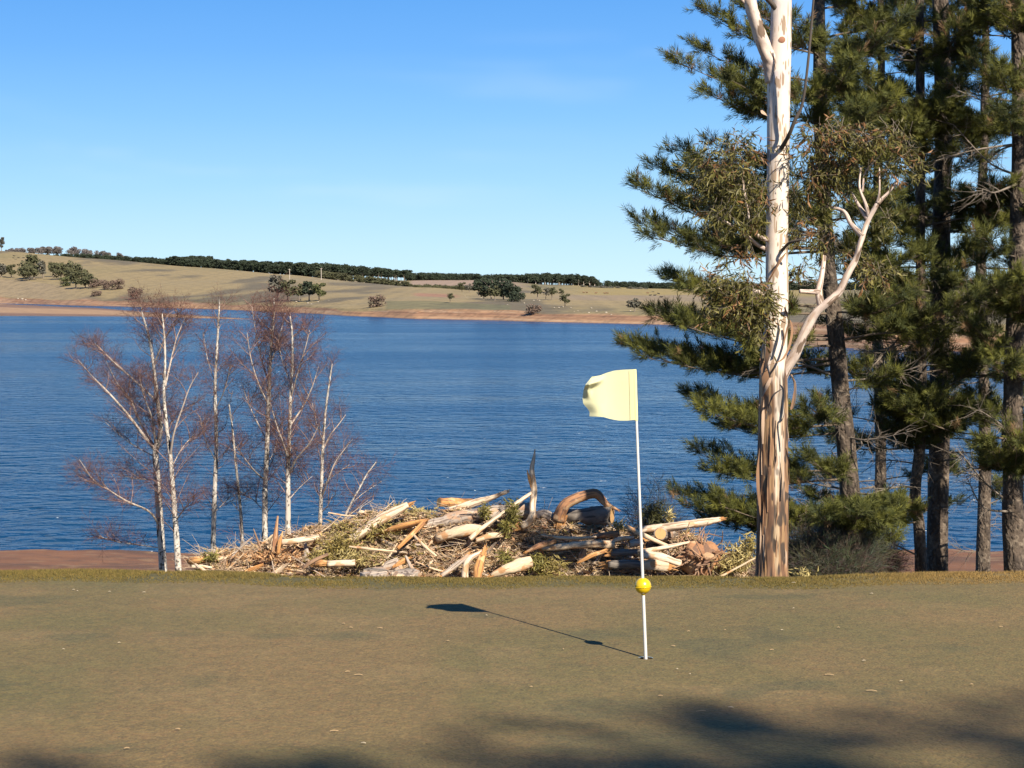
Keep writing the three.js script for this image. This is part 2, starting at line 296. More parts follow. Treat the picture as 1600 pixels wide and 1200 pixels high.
  for (let px = -600; px <= 475; px += 12.5) {
    const z0 = zOf(table(near, px) + 0.4 * (noise(px * 0.02, 1, 151) - 0.5)), z1 = zOf(table(far, px)); m++;
    for (let k = 0; k <= 16; k++) { const t = k / 16, z = lerp(z0, z1, t), x = (px - 800) / F * z, w = z1 - z0, st = fbm(x * 0.004, t * 5 + x * 0.001, 153, 3); const y = WATER - 0.06 + Math.min(0.55, w / 500) * Math.pow(Math.sin(Math.PI * clamp(t, 0.001, 0.999)), 0.6) * (0.75 + 0.5 * st); s.vert(V(x, y, -z), x / 60, z / 60, mix3([.312, .186, .093], [.15, .081, .0492], sm(0.42, 0.6, st))); }
  }
  for (let i = 0; i < m - 1; i++) for (let k = 0; k < 16; k++) { const a = i * 17 + k, b = a + 1, c = a + 17, d = c + 1; s.i.push(a, c, b, b, c, d); }
  structure(new THREE.Mesh(s.build(), std({ vertexColors: true, map: landTex })), 'sand_spit');
}
console.log('setting ready');
// ------------------------------------------------------------------ bark and wood surfaces
const sq = (v) => v * v;
const pineBark = tex(512, 1024, (u, v) => {
  const w = fbm(u * 8, v * 10, 201, 3, 8, 10) * 1.6, f = fbm(u * 14 + w, v * 5, 203, 3, 14, 5) * 0.7 + 0.3 * noise(u * 30, v * 22, 204, 30, 22), g = fbm(u * 48, v * 60, 205, 3, 48, 60);
  const crack = 1 - sm(0.34, 0.52, f), k = 0.6 + 0.8 * g;
  return mix3(mix3([.078 * k, .056 * k, .040 * k], [.145 * k, .112 * k, .082 * k], sm(0.45, 0.7, fbm(u * 14, v * 18, 207, 3, 14, 18))), [.032, .022, .016], crack * 0.85);
});
const pineBump = tex(512, 1024, (u, v) => { const w = fbm(u * 8, v * 10, 201, 3, 8, 10) * 1.6, f = fbm(u * 14 + w, v * 5, 203, 3, 14, 5) * 0.7 + 0.3 * noise(u * 30, v * 22, 204, 30, 22), k = sm(0.3, 0.6, f) * 0.8 + 0.2 * fbm(u * 48, v * 60, 205, 2, 48, 60); return [k, k, k]; }, false);
const mPineBark = std({ map: pineBark, bumpMap: pineBump, bumpScale: 0.03 });
const mDeadTwig = std({ color: lin(.1716, .1386, .1089) }), mPineTwig = std({ color: lin(.115, .085, .06) });
const mNeedle = thinLeaf(lin(1, 1, 1), 0.25, 0.8);
const birchBark = tex(256, 1024, (u, v) => {
  const lent = sm(0.62, 0.7, noise(u * 10, v * 110, 211, 10, 110)) * sm(0.45, 0.6, noise(u * 5, v * 24, 213, 5, 24)), blot = sm(0.66, 0.74, fbm(u * 5, v * 11, 215, 4, 5, 11)), k = 0.86 + 0.24 * fbm(u * 20, v * 60, 217, 3, 20, 60);
  let c = mix3([.50 * k, .455 * k, .40 * k], [.36 * k, .30 * k, .255 * k], sm(0.45, 0.7, fbm(u * 4, v * 14, 219, 3, 4, 14)) * 0.6);
  return mix3(c, [.045, .035, .03], Math.max(lent * 0.85, blot));
});
const mBirch = std({ map: birchBark, roughness: 0.8 }), mBirchLimb = std({ color: lin(.40, .33, .28), roughness: 0.8 }), mBirchTwig = std({ color: lin(1, 1, 1), roughness: 0.8 });
// ------------------------------------------------------------------ needles, leaves, sprays
const shootGeo = (() => {
  const r = rng(301), g = new Geo();
  for (let k = 0; k < 46; k++) {
    const a = r() * 6.283, y = r() * 0.2, rad = V(Math.cos(a), 0, Math.sin(a)), f = 0.45 + 0.65 * (y / 0.2), d = rad.clone().multiplyScalar(0.8).add(V(0, f, 0)).normalize(), len = 0.085 + r() * 0.055;
    const b = V(0, y, 0), s = d.clone().cross(rad).normalize().multiplyScalar(0.0044), t = b.clone().addScaledVector(d, len); const m = b.clone().addScaledVector(d, len * 0.5);
    const i = g.vert(m.clone().add(s)), j = g.vert(m.clone().sub(s)), q = g.vert(t), e = g.vert(b); g.tri(e, i, j); g.tri(i, q, j);
  }
  return g.build();
})();
const leafGeo = (() => {                                       // a hanging sickle-shaped gum leaf, tip along +y
  const g = new Geo(), n = 4; for (let k = 0; k <= n; k++) { const t = k / n, w = 0.011 * Math.sin(Math.PI * Math.pow(clamp(t, 0.02, 0.98), 0.7)) + 0.0008, x = 0.018 * t * t, z = 0.010 * Math.sin(t * 3); g.vert(V(x - w, t * 0.125, z)); g.vert(V(x + w, t * 0.125, z - 0.003)); }
  for (let k = 0; k < n; k++) { const a = k * 2; g.tri(a, a + 1, a + 2); g.tri(a + 1, a + 3, a + 2); } return g.build();
})();
const sprayGeo = (() => {                                      // fine winter twigs, growing along +y
  const r = rng(311), g = new Geo(), main = curve([V(0, 0, 0), V(0.03, 0.25, 0.01), V(0.06, 0.48, -0.03), V(0.05, 0.7, -0.05)], 4);
  g.tube(main, (t) => 0.0046 - 0.003 * t, 3, { cap: false });
  for (let k = 0; k < 8; k++) { const t = 0.12 + k * 0.1, b = curve(main, 20)[Math.round(t * 20)], a = k * 2.4 + r(), L = 0.22 + r() * 0.22, d = V(Math.cos(a), 0.75 + r() * 0.5, Math.sin(a)).normalize(); const tw = [b, b.clone().addScaledVector(d, L * 0.5), b.clone().addScaledVector(d, L).add(V(0, -0.02, 0))]; g.tube(tw, (q) => 0.0034 - 0.002 * q, 3, { cap: false }); for (let j = 0; j < 2; j++) { const c = tw[1].clone(), e = d.clone().add(randDir(r).multiplyScalar(0.8)).normalize(); g.tube([c, c.clone().addScaledVector(e, 0.16)], (q) => 0.0026 - 0.0012 * q, 3, { cap: false }); } }
  return g.build();
})();
// ------------------------------------------------------------------ flagstick
{
  const z = -HOLE.z, base = V(HOLE.x, 0, HOLE.z), top = P(991.5, 578, z).sub(base), g = new THREE.Group(); g.position.copy(base);
  const at = (t) => top.clone().multiplyScalar(t);
  const pole = new Geo(); pole.tube([at(-0.06), at(0.0), at(0.25), at(0.5), at(0.82), at(1), at(1.001)], [0.0125, 0.0125, 0.0118, 0.0105, 0.0092, 0.0085, 0.002], 20, { up: V(1, 0, 0) });
  part(g, 'pole', pole.build(), new THREE.MeshPhysicalMaterial({ color: lin(.52, .51, .48), roughness: 0.35, clearcoat: 0.4, clearcoatRoughness: 0.3 }));
  const by = at((1028 - 914.5) / 451), R = 0.0605, prof2 = [], seam = [];
  for (let k = 0; k <= 40; k++) { const a = -Math.PI / 2 + k / 40 * Math.PI; prof2.push(new THREE.Vector2(Math.max(0.009, Math.cos(a) * R), Math.sin(a) * R)); }
  const yel = new THREE.MeshPhysicalMaterial({ color: lin(.56, .37, .002), roughness: 0.32, clearcoat: 0.5, clearcoatRoughness: 0.2 });
  const ball = part(g, 'ball', new THREE.LatheGeometry(prof2, 48), yel); ball.position.copy(by); ball.rotation.z = 0.037;
  for (const [x, y] of [[R - 0.001, -0.0035], [R + 0.003, -0.0025], [R + 0.003, 0.0005], [R - 0.001, 0.0015]]) seam.push(new THREE.Vector2(x, y - 0.006));
  part(ball, 'seam', new THREE.LatheGeometry(seam, 48), yel);
  const collar = part(g, 'collar', new THREE.LatheGeometry([[0.0115, -0.008], [0.015, -0.006], [0.016, 0.004], [0.013, 0.008]].map(q => new THREE.Vector2(...q)), 24), yel); collar.position.copy(by).add(V(0.002, -R, 0));
  // flag: cloth from the pole to the left, its free end rippling and its upper corner folded forward
  const topE = [[991.5, 577], [975, 577.6], [960, 579], [948, 582.5], [938, 586.5], [930, 588], [925, 588.5]], botE = [[994, 656], [980, 657.2], [966, 657], [953, 654.5], [943, 651.5], [932, 650.8], [921, 650.5]];
  const inter = (e, s) => { const q = s * 6, k = Math.min(5, Math.floor(q)), t = q - k; return [lerp(e[k][0], e[k + 1][0], t), lerp(e[k][1], e[k + 1][1], t)]; };
  const fl = new Geo(), NS = 44, NT = 36, side = [[0, 0], [0.2, 9.5], [0.35, 12], [0.55, 12.5], [0.68, 11], [0.82, 3], [0.9, 0], [1, 0]];
  for (let j = 0; j <= NT; j++) for (let i = 0; i <= NS; i++) {
    const s = i / NS, t = j / NT, a = inter(topE, s), b = inter(botE, s), bulge = table(side, t) * Math.pow(s, 2.2);
    const x = lerp(a[0], b[0], t) - bulge, y = lerp(a[1], b[1], t);
    const wave = 0.022 * Math.sin(s * 5.2 + t * 1.3) * s + 0.012 * Math.sin(s * 11 - t * 4) * s * s;
    const fold = 0.085 * Math.exp(-sq((t - 0.16 - 0.25 * (s - 0.75)) / 0.07)) * sm(0.5, 0.85, s) + 0.05 * Math.exp(-sq((s - 0.9) / 0.06)) * sm(0.05, 0.2, t) * (1 - sm(0.35, 0.6, t));
    const zz = z - 0.012 + wave - fold + 0.02 * s;
    fl.vert(P(x, y, zz).sub(base), s, t);
  }
  for (let j = 0; j < NT; j++) for (let i = 0; i < NS; i++) { const a = j * (NS + 1) + i, b = a + 1, c = a + NS + 1, d = c + 1; fl.i.push(a, c, b, b, c, d); }
  const weave = tex(256, 256, (u, v) => { const k = 0.93 + 0.07 * Math.sin(u * 256 * 1.57) * Math.sin(v * 256 * 1.57) + 0.05 * (fbm(u * 8, v * 8, 321, 3, 8, 8) - 0.5); return [k, k, k]; });
  const cloth = new THREE.MeshPhysicalMaterial({ color: lin(.66, .63, .37), map: weave, roughness: 1, transmission: 0.22, thickness: 0, side: THREE.DoubleSide });
  const flag = part(g, 'flag', fl.build(), cloth);
  const sl = new Geo(), tp = at(1.002), bt = P(994, 657, z).sub(base); sl.tube([0, 0.25, 0.5, 0.75, 1].map(t => tp.clone().lerp(bt, t)), [0.0135, 0.0145, 0.014, 0.0145, 0.0135], 16, { cap: false });
  part(flag, 'hem_sleeve', sl.build(), new THREE.MeshPhysicalMaterial({ color: lin(.64, .59, .28), roughness: 1 }));
  const stitch = new Geo(); stitch.tube([0.01, 0.3, 0.6, 0.99].map(t => P(lerp(983.5, 985.5, t), lerp(578, 656, t), z - 0.016).sub(base)), [0.0012, 0.0012, 0.0012, 0.0012], 6); part(flag, 'stitching', stitch.build(), std({ color: lin(.7, .62, .25) }));
  put(g, 'flagstick', 'white golf flagstick with pale yellow flag and a yellow ball on the pole', 'flagstick');
}
// ------------------------------------------------------------------ pine trees
const pinesUp = [];
function pine(o) {
  const r = rng(o.seed), g = new THREE.Group(), base = o.trunk[0].clone(); g.position.copy(base);
  const tr = curve(o.trunk.map(q => q.clone().sub(base)), 40), H = tr[40].y, tg = new Geo();
  const radAt = (t) => lerp(o.r0, o.r1, t) * (1 + 0.35 * Math.exp(-t * 26));
  tg.tube(tr, radAt, 18, { rough: 0.09, seed: o.seed, uvScale: 0.8, freq: 3 }); part(g, 'trunk', tg.build(), mPineBark);
  const shoots = [], onTrunk = (y) => { for (let k = 1; k <= 40; k++) if (tr[k].y >= y) return tr[k - 1].clone().lerp(tr[k], (y - tr[k - 1].y) / (tr[k].y - tr[k - 1].y)); return tr[40].clone(); };
  const hue = o.hue || 0;
  function shoot(p, d, s, v) {
    const dry = r(); let c = mix3([.032, .042, .008], [.142, .138, .017], clamp(r() * 0.75 + hue + v)); if (dry < 0.035) c = [.17, .10, .045];
    shoots.push({ p, d: d.normalize(), s, c, spin: r() * 6.28 });
  }
  function branch(from, to, opt = {}) {
    const bg = new Geo(), L = from.distanceTo(to), sag = opt.sag ?? 0.07, mid = from.clone().lerp(to, 0.55).add(V(0, -sag * L, 0)), pts = curve([from, from.clone().lerp(mid, 0.5).add(V(0, 0.02 * L * (r() - 0.3), 0)), mid, to], 14), R = opt.R ?? clamp(0.008 + L * 0.0062, 0.01, 0.034), v = (r() - 0.5) * 0.35;
    bg.tube(pts, (t) => R * (1 - 0.82 * t), 7, { rough: 0.08, seed: o.seed + 5, uvScale: 1.5 });
    const den = opt.den ?? 1, start = opt.start ?? 0.3, step = 0.06 / den;
    for (let s = start * L; s < L; s += step) {
      const t = s / L, q = pts[Math.min(13, Math.floor(t * 14))].clone().lerp(pts[Math.min(14, Math.floor(t * 14) + 1)], t * 14 % 1), fwd = pts[Math.min(14, Math.floor(t * 14) + 1)].clone().sub(pts[Math.max(0, Math.floor(t * 14) - 1)]).normalize();
      if (r() < 0.22) continue; const sideDir = fwd.clone().cross(YUP).normalize().multiplyScalar(r() < 0.5 ? -1 : 1), len = (0.16 + (opt.wide ?? 0.30) * Math.sqrt(Math.max(0, 1 - t)) * Math.min(L, 3.2) * 0.62) * (0.35 + r() * 1.0) * Math.min(1, 0.35 + (t - start) * 4);
      const d = fwd.clone().multiplyScalar(0.55 + r() * 0.4).addScaledVector(sideDir, 0.45 + r() * 0.55).add(V(0, 0.05 + r() * 0.4, 0)).normalize(), e = q.clone().addScaledVector(d, len).add(V(0, 0.06 * len, 0)), m2 = q.clone().lerp(e, 0.5).add(V(0, -0.05 * len, 0));
      if (len > 0.25) bg.tube([q, m2, e], (w) => Math.max(0.003, R * 0.28 * (1 - 0.6 * w)), 4, { cap: false });
      for (let w = Math.max(0.25 * len, len - 0.7); w <= len + 0.02; w += 0.082) { const p = q.clone().lerp(e, w / len); shoot(p, d.clone().multiplyScalar(0.6).add(V(0, 0.55, 0)).addScaledVector(randDir(r), 0.55), 0.8 + r() * 0.5, v); if (r() < 0.75) shoot(p.clone().addScaledVector(randDir(r), 0.07), d.clone().add(V(0, 0.2, 0)).addScaledVector(randDir(r), 0.9), 0.7 + r() * 0.5, v); }
    }
    for (let k = 0; k < 4; k++) shoot(to.clone().addScaledVector(randDir(r), 0.05), to.clone().sub(mid).normalize().add(V(0, 0.4, 0)).addScaledVector(randDir(r), 0.4), 1 + r() * 0.3, v);
    part(g, 'branch', bg.build(), mPineTwig);
  }
  function dead(from, to) {
    const bg = new Geo(), L = from.distanceTo(to), pts = curve([from, from.clone().lerp(to, 0.5).add(V((r() - 0.5) * 0.2 * L, (r() - 0.6) * 0.25 * L, (r() - 0.5) * 0.2 * L)), to], 8);
    bg.tube(pts, (t) => 0.006 + 0.012 * Math.min(1.6, L) * (1 - t), 6, { rough: 0.1, seed: 9 });
    for (let k = 0; k < 10 + L * 7; k++) { const t = 0.25 + r() * 0.75, q = pts[Math.min(8, Math.round(t * 8))], d = to.clone().sub(from).normalize().addScaledVector(randDir(r), 0.9).normalize(), l = 0.15 + r() * 0.45, e = q.clone().addScaledVector(d, l).add(V(0, -0.05 * r(), 0)); bg.tube([q, q.clone().lerp(e, 0.5).addScaledVector(randDir(r), 0.04), e], (w) => 0.0055 - 0.004 * w, 4, { cap: false }); for (let j = 0; j < 3; j++) { const e2 = q.clone().lerp(e, 0.4 + 0.6 * r()); bg.tube([e2, e2.clone().addScaledVector(d.clone().addScaledVector(randDir(r), 0.9).normalize(), 0.08 + r() * 0.16)], (w) => 0.003 - 0.002 * w, 3, { cap: false }); } }
    part(g, 'dead_branch', bg.build(), mDeadTwig);
  }
  for (const [from, to, opt] of o.boughs || []) branch(from === null ? onTrunk(0) : typeof from === 'number' ? onTrunk(from) : from.clone().sub(base), to.clone().sub(base), opt);
  if (o.whorl) {
    const [y0, y1, gap, l0, l1, keep] = o.whorl;
    for (let y = y0; y < y1; y += gap * (0.7 + r() * 0.6)) { const n = 2 + Math.floor(r() * 2.6), a0 = r() * 6.28; for (let k = 0; k < n; k++) { if (r() > keep) continue; const a = a0 + k * 6.283 / n + (r() - 0.5) * 0.8, L = lerp(l0, l1, (y - y0) / (y1 - y0)) * (0.6 + r() * 0.6), f = onTrunk(y); branch(f, f.clone().add(V(Math.cos(a) * L, L * (0.04 + r() * 0.34), Math.sin(a) * L)), { start: 0.3 + r() * 0.25 }); } }
  }
  if (o.rightWhorl) for (let y = 4.2; y < 12.5; y += 0.5) { const a = -1.3 + r() * 2.9, L = 1.5 + r() * 1.2, f = onTrunk(y); branch(f, f.clone().add(V(Math.cos(a) * L, L * (0.05 + r() * 0.3), Math.sin(a) * L)), { start: 0.3 }); }
  for (const [from, to] of o.dead || []) dead(typeof from === 'number' ? onTrunk(from) : from.clone().sub(base), to.clone().sub(base));
  if (o.deadRandom) for (let k = 0; k < o.deadRandom[0]; k++) { const y = lerp(o.deadRandom[1], o.deadRandom[2], r()), a = r() * 6.28, f = onTrunk(y), L = 0.5 + r() * 1.2; dead(f, f.clone().add(V(Math.cos(a) * L, L * (r() * 0.5 - 0.25), Math.sin(a) * L))); }
  if (shoots.length) { const n = copies(shootGeo, mNeedle, shoots); n.name = 'needle_foliage'; n.userData.kind = 'stuff'; g.add(n); }
  put(g, 'pine_tree', o.label, 'tree', o.group); return shoots.length;
}
const trunkPx = (list, z) => list.map(([x, y, dz = 0]) => P(x, y, z + dz));
const hAt = (z, py, y0) => P(800, py, z).y - y0;
let shootsTotal = 0;
{ // pine whose boughs reach out to the left behind the gum
  const z = 32, trunk = [...trunkPx([[1341, 925], [1338, 890], [1328, 760], [1316, 640], [1303, 500], [1292, 400], [1283, 200], [1280, 60], [1278, -120]], z)], y0 = trunk[0].y, b = (tx, ty, by, dz = 0, opt = {}) => [hAt(z, by, y0), P(tx < 1200 ? tx + 14 : tx, ty, z + dz), opt];
  shootsTotal += pine({ seed: 401, trunk, r0: 0.19, r1: 0.09, hue: 0.05, rightWhorl: true, label: 'tall pine behind the gum trunk, its boughs reaching far left over the lake',
    boughs: [
      b(1088, 22, 85, -0.3), b(1118, -6, 50, 0.6), b(1046, 98, 150, -0.5), b(1080, 78, 130, 0.7), b(1100, 150, 185, -0.9), b(1150, 175, 190, 0.5), b(1128, 125, 160, -1.6),
      b(1098, 226, 285, 0.6), b(1042, 240, 310, -0.4), b(1008, 262, 335, 0.4), b(984, 296, 368, -0.3), b(990, 352, 388, 0.5), b(1010, 372, 392, -1.0), b(1070, 270, 330, -1.5), b(1090, 320, 370, -1.2), b(1120, 360, 390, 1.0),
      b(1028, 436, 480, -0.2), b(1060, 452, 490, -1.1), b(1008, 492, 525, 0.2), b(1040, 505, 530, -0.9), b(968, 540, 560, 0.3), b(1000, 560, 566, -0.6), b(1075, 572, 580, 0.8), b(1120, 520, 540, -1.5),
      b(1066, 622, 650, -0.3), b(1088, 645, 662, -1.1), b(1120, 668, 675, 0.5), b(1082, 712, 735, 0.4), b(1100, 735, 748, -0.5),
      b(1048, 776, 800, -0.2), b(1068, 796, 815, -1.0), b(1092, 815, 830, 0.5), b(1110, 790, 812, -1.4),
      b(1390, 60, 110, -1), b(1400, 150, 190, 0.8), b(1370, 250, 290, -1.3), b(1385, 350, 400, 0.4), b(1240, 30, 90, -2.2), b(1330, 100, 150, -2.4), b(1250, 150, 200, -2.0), b(1350, 180, 215, -2.2), b(1220, 300, 360, -2.0), b(1380, 470, 505, -0.6), b(1260, 640, 660, -1.6), b(1270, 720, 740, -1.5), b(1390, 590, 610, -0.5), b(1250, 770, 790, 0.6), b(1290, 810, 830, -1.8), b(1345, 800, 835, -2.0), b(1320, 850, 850, -1.5), b(1285, 806, 792, -3.4, { den: 0.7 }), b(1340, 800, 785, -3.6, { den: 0.7 }), b(1380, 815, 790, -3.0, { den: 0.6 }), b(1400, 790, 785, -2.2, { den: 0.6 }), b(1395, 845, 845, -1.0), b(1260, 560, 590, 1.2)],
    dead: [[hAt(z, 590, y0), P(1170, 575, z - 0.6)], [hAt(z, 770, y0), P(1400, 755, z - 1)], [hAt(z, 800, y0), P(1260, 790, z - 1.2)]], deadRandom: [9, 1.2, 6.5] });
}
{ // stout double-stemmed pine right of centre: thick stem
  const z = 34.5, trunk = trunkPx([[1464, 925], [1464, 890], [1466, 760], [1468, 600], [1470, 400], [1474, 200], [1470, 0], [1468, -140]], z), y0 = trunk[0].y, b = (tx, ty, by, dz = 0, opt = {}) => [hAt(z, by, y0), P(tx, ty, z + dz), opt];
  shootsTotal += pine({ seed: 411, trunk, r0: 0.20, r1: 0.14, whorl: [2.6, 13.2, 0.5, 2.2, 2.2, 0.56], label: 'thickest pine trunk of the lakeside group, close beside a thinner stem',
    boughs: [b(1370, 640, 690, -1.8, { den: 1.25 }), b(1410, 615, 680, -2.2, { den: 1.3 }), b(1450, 625, 685, -2.4, { den: 1.3 }), b(1488, 635, 680, -1.8, { den: 1.2 }), b(1390, 680, 700, -1.4), b(1400, 60, 110, -1.5), b(1490, 50, 100, -2), b(1540, 90, 130, -0.8), b(1345, 165, 190, -1.6), b(1400, 185, 215, -2.2), b(1360, 120, 160, 1), b(1555, 200, 225, -0.6), b(1520, 225, 245, -1.6), b(1470, 170, 215, -2.4), b(1390, 330, 350, -1.2), b(1545, 320, 350, -1.0), b(1500, 300, 345, -2), b(1420, 300, 340, 1.2), b(1530, 470, 500, 0.8), b(1400, 500, 540, 1), b(1540, 560, 590, 0.4), b(1500, 560, 590, 1.4), b(1400, 10, 60, 0.3), b(1560, 20, 60, 0.6)],
    dead: [[hAt(z, 720, y0), P(1430, 715, z - 1)], [hAt(z, 720, y0), P(1505, 705, z - 1)], [hAt(z, 430, y0), P(1440, 425, z - 0.8)]], deadRandom: [10, 1.5, 7] });
}
{ // thin stem beside it
  const z = 33.6, trunk = trunkPx([[1440, 925], [1439, 890], [1436, 820], [1430, 770], [1437, 700], [1440, 560], [1438, 400], [1438, 200], [1437, 0], [1436, -120]], z), y0 = trunk[0].y, b = (tx, ty, by, dz = 0, opt = {}) => [hAt(z, by, y0), P(tx, ty, z + dz), opt];
  shootsTotal += pine({ seed: 421, trunk, r0: 0.115, r1: 0.07, hue: 0.08, whorl: [3.0, 13.0, 0.55, 1.7, 1.8, 0.6], label: 'slim pine stem standing just left of the thickest pine trunk',
    boughs: [b(1375, 790, 800, -0.6), b(1350, 805, 815, -1.2), b(1410, 790, 810, -1.5), b(1340, 175, 215, -0.8), b(1320, 220, 260, 0.6), b(1380, 170, 210, -1.8), b(1340, 20, 70, -0.6), b(1365, 420, 450, -1.2), b(1390, 440, 470, 0.4), b(1500, 130, 160, 0.8), b(1340, 120, 170, -1.6)],
    dead: [[hAt(z, 870, y0), P(1352, 820, z - 0.4)], [hAt(z, 80, y0), P(1385, 40, z - 0.8)], [hAt(z, 500, y0), P(1340, 600, z - 1.0)], [hAt(z, 760, y0), P(1330, 785, z - 0.6)]], deadRandom: [12, 1.5, 8] });
}
{ // rightmost pine
  const z = 32.5, trunk = trunkPx([[1586, 925], [1586, 890], [1583, 800], [1582, 650], [1590, 430], [1594, 200], [1592, 0], [1592, -140]], z), y0 = trunk[0].y, b = (tx, ty, by, dz = 0, opt = {}) => [hAt(z, by, y0), P(tx, ty, z + dz), opt];
  shootsTotal += pine({ seed: 431, trunk, r0: 0.20, r1: 0.12, hue: 0.04, whorl: [2.6, 13.2, 0.5, 2.2, 2.2, 0.56], label: 'rightmost pine trunk at the edge of the picture',
    boughs: [b(1550, 700, 740, -2.0, { den: 1.3 }), b(1590, 690, 735, -2.3, { den: 1.3 }), b(1625, 720, 740, -1.4), b(1560, 560, 585, -1.6), b(1600, 440, 500, -2.4, { den: 1.2 }), b(1555, 445, 500, -1.6), b(1640, 430, 480, -1), b(1525, 100, 130, -0.8), b(1560, 110, 150, -1.8), b(1515, 190, 215, 0.5), b(1575, 175, 215, -2.2), b(1640, 150, 200, -0.8), b(1535, 20, 70, 0.4), b(1580, 10, 60, -2), b(1545, 300, 330, 0.7), b(1640, 300, 350, -0.5), b(1500, 500, 520, 1.0), b(1530, 545, 570, 0.6), b(1650, 560, 600, -0.8), b(1520, 620, 650, 0.8), b(1540, 650, 670, -0.6)],
    dead: [[hAt(z, 275, y0), P(1490, 195, z - 0.5)], [hAt(z, 790, y0), P(1495, 700, z - 0.6)], [hAt(z, 800, y0), P(1510, 745, z - 1)], [hAt(z, 215, y0), P(1495, 140, z - 0.8)], [hAt(z, 690, y0), P(1530, 640, z - 1)]], deadRandom: [12, 1.5, 8] });
}
{ // pines further back that close the gaps
  const back = [[1535, 41, 441, 'half-hidden pine between the thickest trunk and the rightmost pine'], [1372, 43, 451, 'half-hidden pine behind the shrub and the leaning pine'], [1660, 37, 461, 'pine just outside the right edge whose boughs hang into the picture']];
  for (const [px, z, seed, label] of back) { const r = rng(seed), trunk = trunkPx([[px, 935], [px + 4, 700], [px - 3, 400], [px + 5, 100], [px, -120]], z); shootsTotal += pine({ seed, trunk, r0: 0.15, r1: 0.06, hue: -0.05, label, whorl: [2.0, 13.4, 0.6, 2.0, 1.7, 0.48], deadRandom: [8, 1, 6] }); }
}
{ // pines behind the camera: only their shade reaches the green
  const spots = [[16.9, 17.2, 24.5, 501], [20.0, 19.4, 26.5, 511], [15.4, 20.9, 26.0, 521], [23.6, 18.4, 25.6, 531], [19.0, 20.6, 26.6, 541], [15.4, 18.5, 24.6, 551]];
  for (const [x, zb, H, seed] of spots) { const y = groundY(x, -zb), trunk = [V(x, y - 0.1, zb), V(x + 0.2, y + H * 0.5, zb + 0.1), V(x, y + H, zb)]; shootsTotal += pine({ seed, trunk, r0: 0.3, r1: 0.04, label: 'pine behind the viewer whose shade falls on the front of the green', group: 'pines behind the viewer', whorl: [13.0, H - 0.3, 0.55, 3.4, 0.9, 0.85] }); }
}
console.log('pines ready, shoots', shootsTotal);
// ------------------------------------------------------------------ gum tree
const gumBark = tex(512, 2048, (u, v) => {
  // v 0 at the ground, 1 at the top of the trunk (11.2 m); the rough stocking ends ragged near v 0.33
  const edge = 0.345 + 0.07 * (noise(u * 9, 3, 601, 9) - 0.5) + 0.05 * (noise(u * 26, 5, 603, 26) - 0.5), rough = 1 - sm(edge - 0.012, edge + 0.008, v);
  const wob = fbm(u * 6, v * 14, 605, 3, 6, 0) * 1.1, st = 0.6 * noise(u * 22 + wob, v * 16, 607, 22) + 0.4 * noise(u * 40 + wob * 2, v * 48, 608, 40), st2 = noise(u * 60 + wob * 3, v * 34, 609, 60), fine = fbm(u * 120, v * 90, 611, 3, 120);
  let lo = mix3([.2376, .1287, .066], [.1221, .0627, .0343], sm(0.28, 0.55, st)); lo = mix3(lo, [.3828, .2772, .1716], sm(0.67, 0.76, noise(u * 14 + wob, v * 11, 613, 14)) * 0.95);
  const bare = sm(0.075, 0.03, Math.abs(u - 0.545 - 0.03 * (noise(2, v * 24, 615) - 0.5))) * sm(0.13, 0.18, v) * (1 - 0.3 * st2); lo = mix3(lo, [.4884, .4158, .3432], bare * sm(0.3, 0.5, noise(u * 9, v * 17, 617, 9) + 0.25));
  lo = mix3(lo, [.363, .2244, .1056], sm(0.62, 0.75, st2) * 0.5); lo = mix3(lo, [.045, .03, .022], sm(0.62, 0.76, noise(u * 40 + wob * 2, v * 52, 619, 40)) * (0.95 - 0.4 * bare)); lo = lo.map(q => q * (0.72 + 0.5 * fine));
  let hi = mix3([0.5890, 0.5159, 0.4364], [0.5154, 0.4299, 0.3681], sm(0.4, 0.7, fbm(u * 5, v * 16, 621, 4, 5))); hi = mix3(hi, [0.4417, 0.3674, 0.3567], sm(0.58, 0.72, fbm(u * 4, v * 30, 623, 3, 4)) * 0.7);
  hi = mix3(hi, [0.2177, 0.1428, 0.0858], sm(0.645, 0.70, fbm(u * 15, v * 34, 625, 3, 15)) * 0.9); hi = mix3(hi, [0.2689, 0.1835, 0.1122], sm(0.74, 0.80, noise(u * 34, v * 40, 627, 34)) * 0.8); hi = hi.map(q => q * (0.9 + 0.2 * fine));
  return mix3(hi, lo, rough);
});
const gumBump = tex(512, 2048, (u, v) => { const edge = 0.345 + 0.07 * (noise(u * 9, 3, 601, 9) - 0.5) + 0.05 * (noise(u * 26, 5, 603, 26) - 0.5), rough = 1 - sm(edge - 0.012, edge + 0.008, v), wob = fbm(u * 6, v * 14, 605, 3, 6, 0) * 1.1; const k = 0.25 + 0.08 * fbm(u * 12, v * 60, 629, 3, 12) + rough * (0.3 * noise(u * 22 + wob, v * 9, 607, 22) + 0.3 * noise(u * 60 + wob * 3, v * 34, 609, 60) + 0.1); return [k, k, k]; }, false);
const mGum = std({ map: gumBark, bumpMap: gumBump, bumpScale: 0.035, roughness: 0.8 });
const gumLimb = tex(256, 512, (u, v) => { let c = mix3([.5617, .463, .3947], [.4402, .3415, .2884], sm(0.4, 0.7, fbm(u * 4, v * 8, 631, 4, 4, 8))); c = mix3(c, [.1584, .1056, .0726], sm(0.58, 0.66, fbm(u * 10, v * 8, 633, 3, 10, 8))); c = mix3(c, [.2772, .1518, .0726], sm(0.6, 0.75, noise(u * 7, v * 5, 635, 7, 5)) * 0.5); return c.map(q => q * (0.88 + 0.24 * fbm(u * 40, v * 60, 637, 2, 40, 60))); });
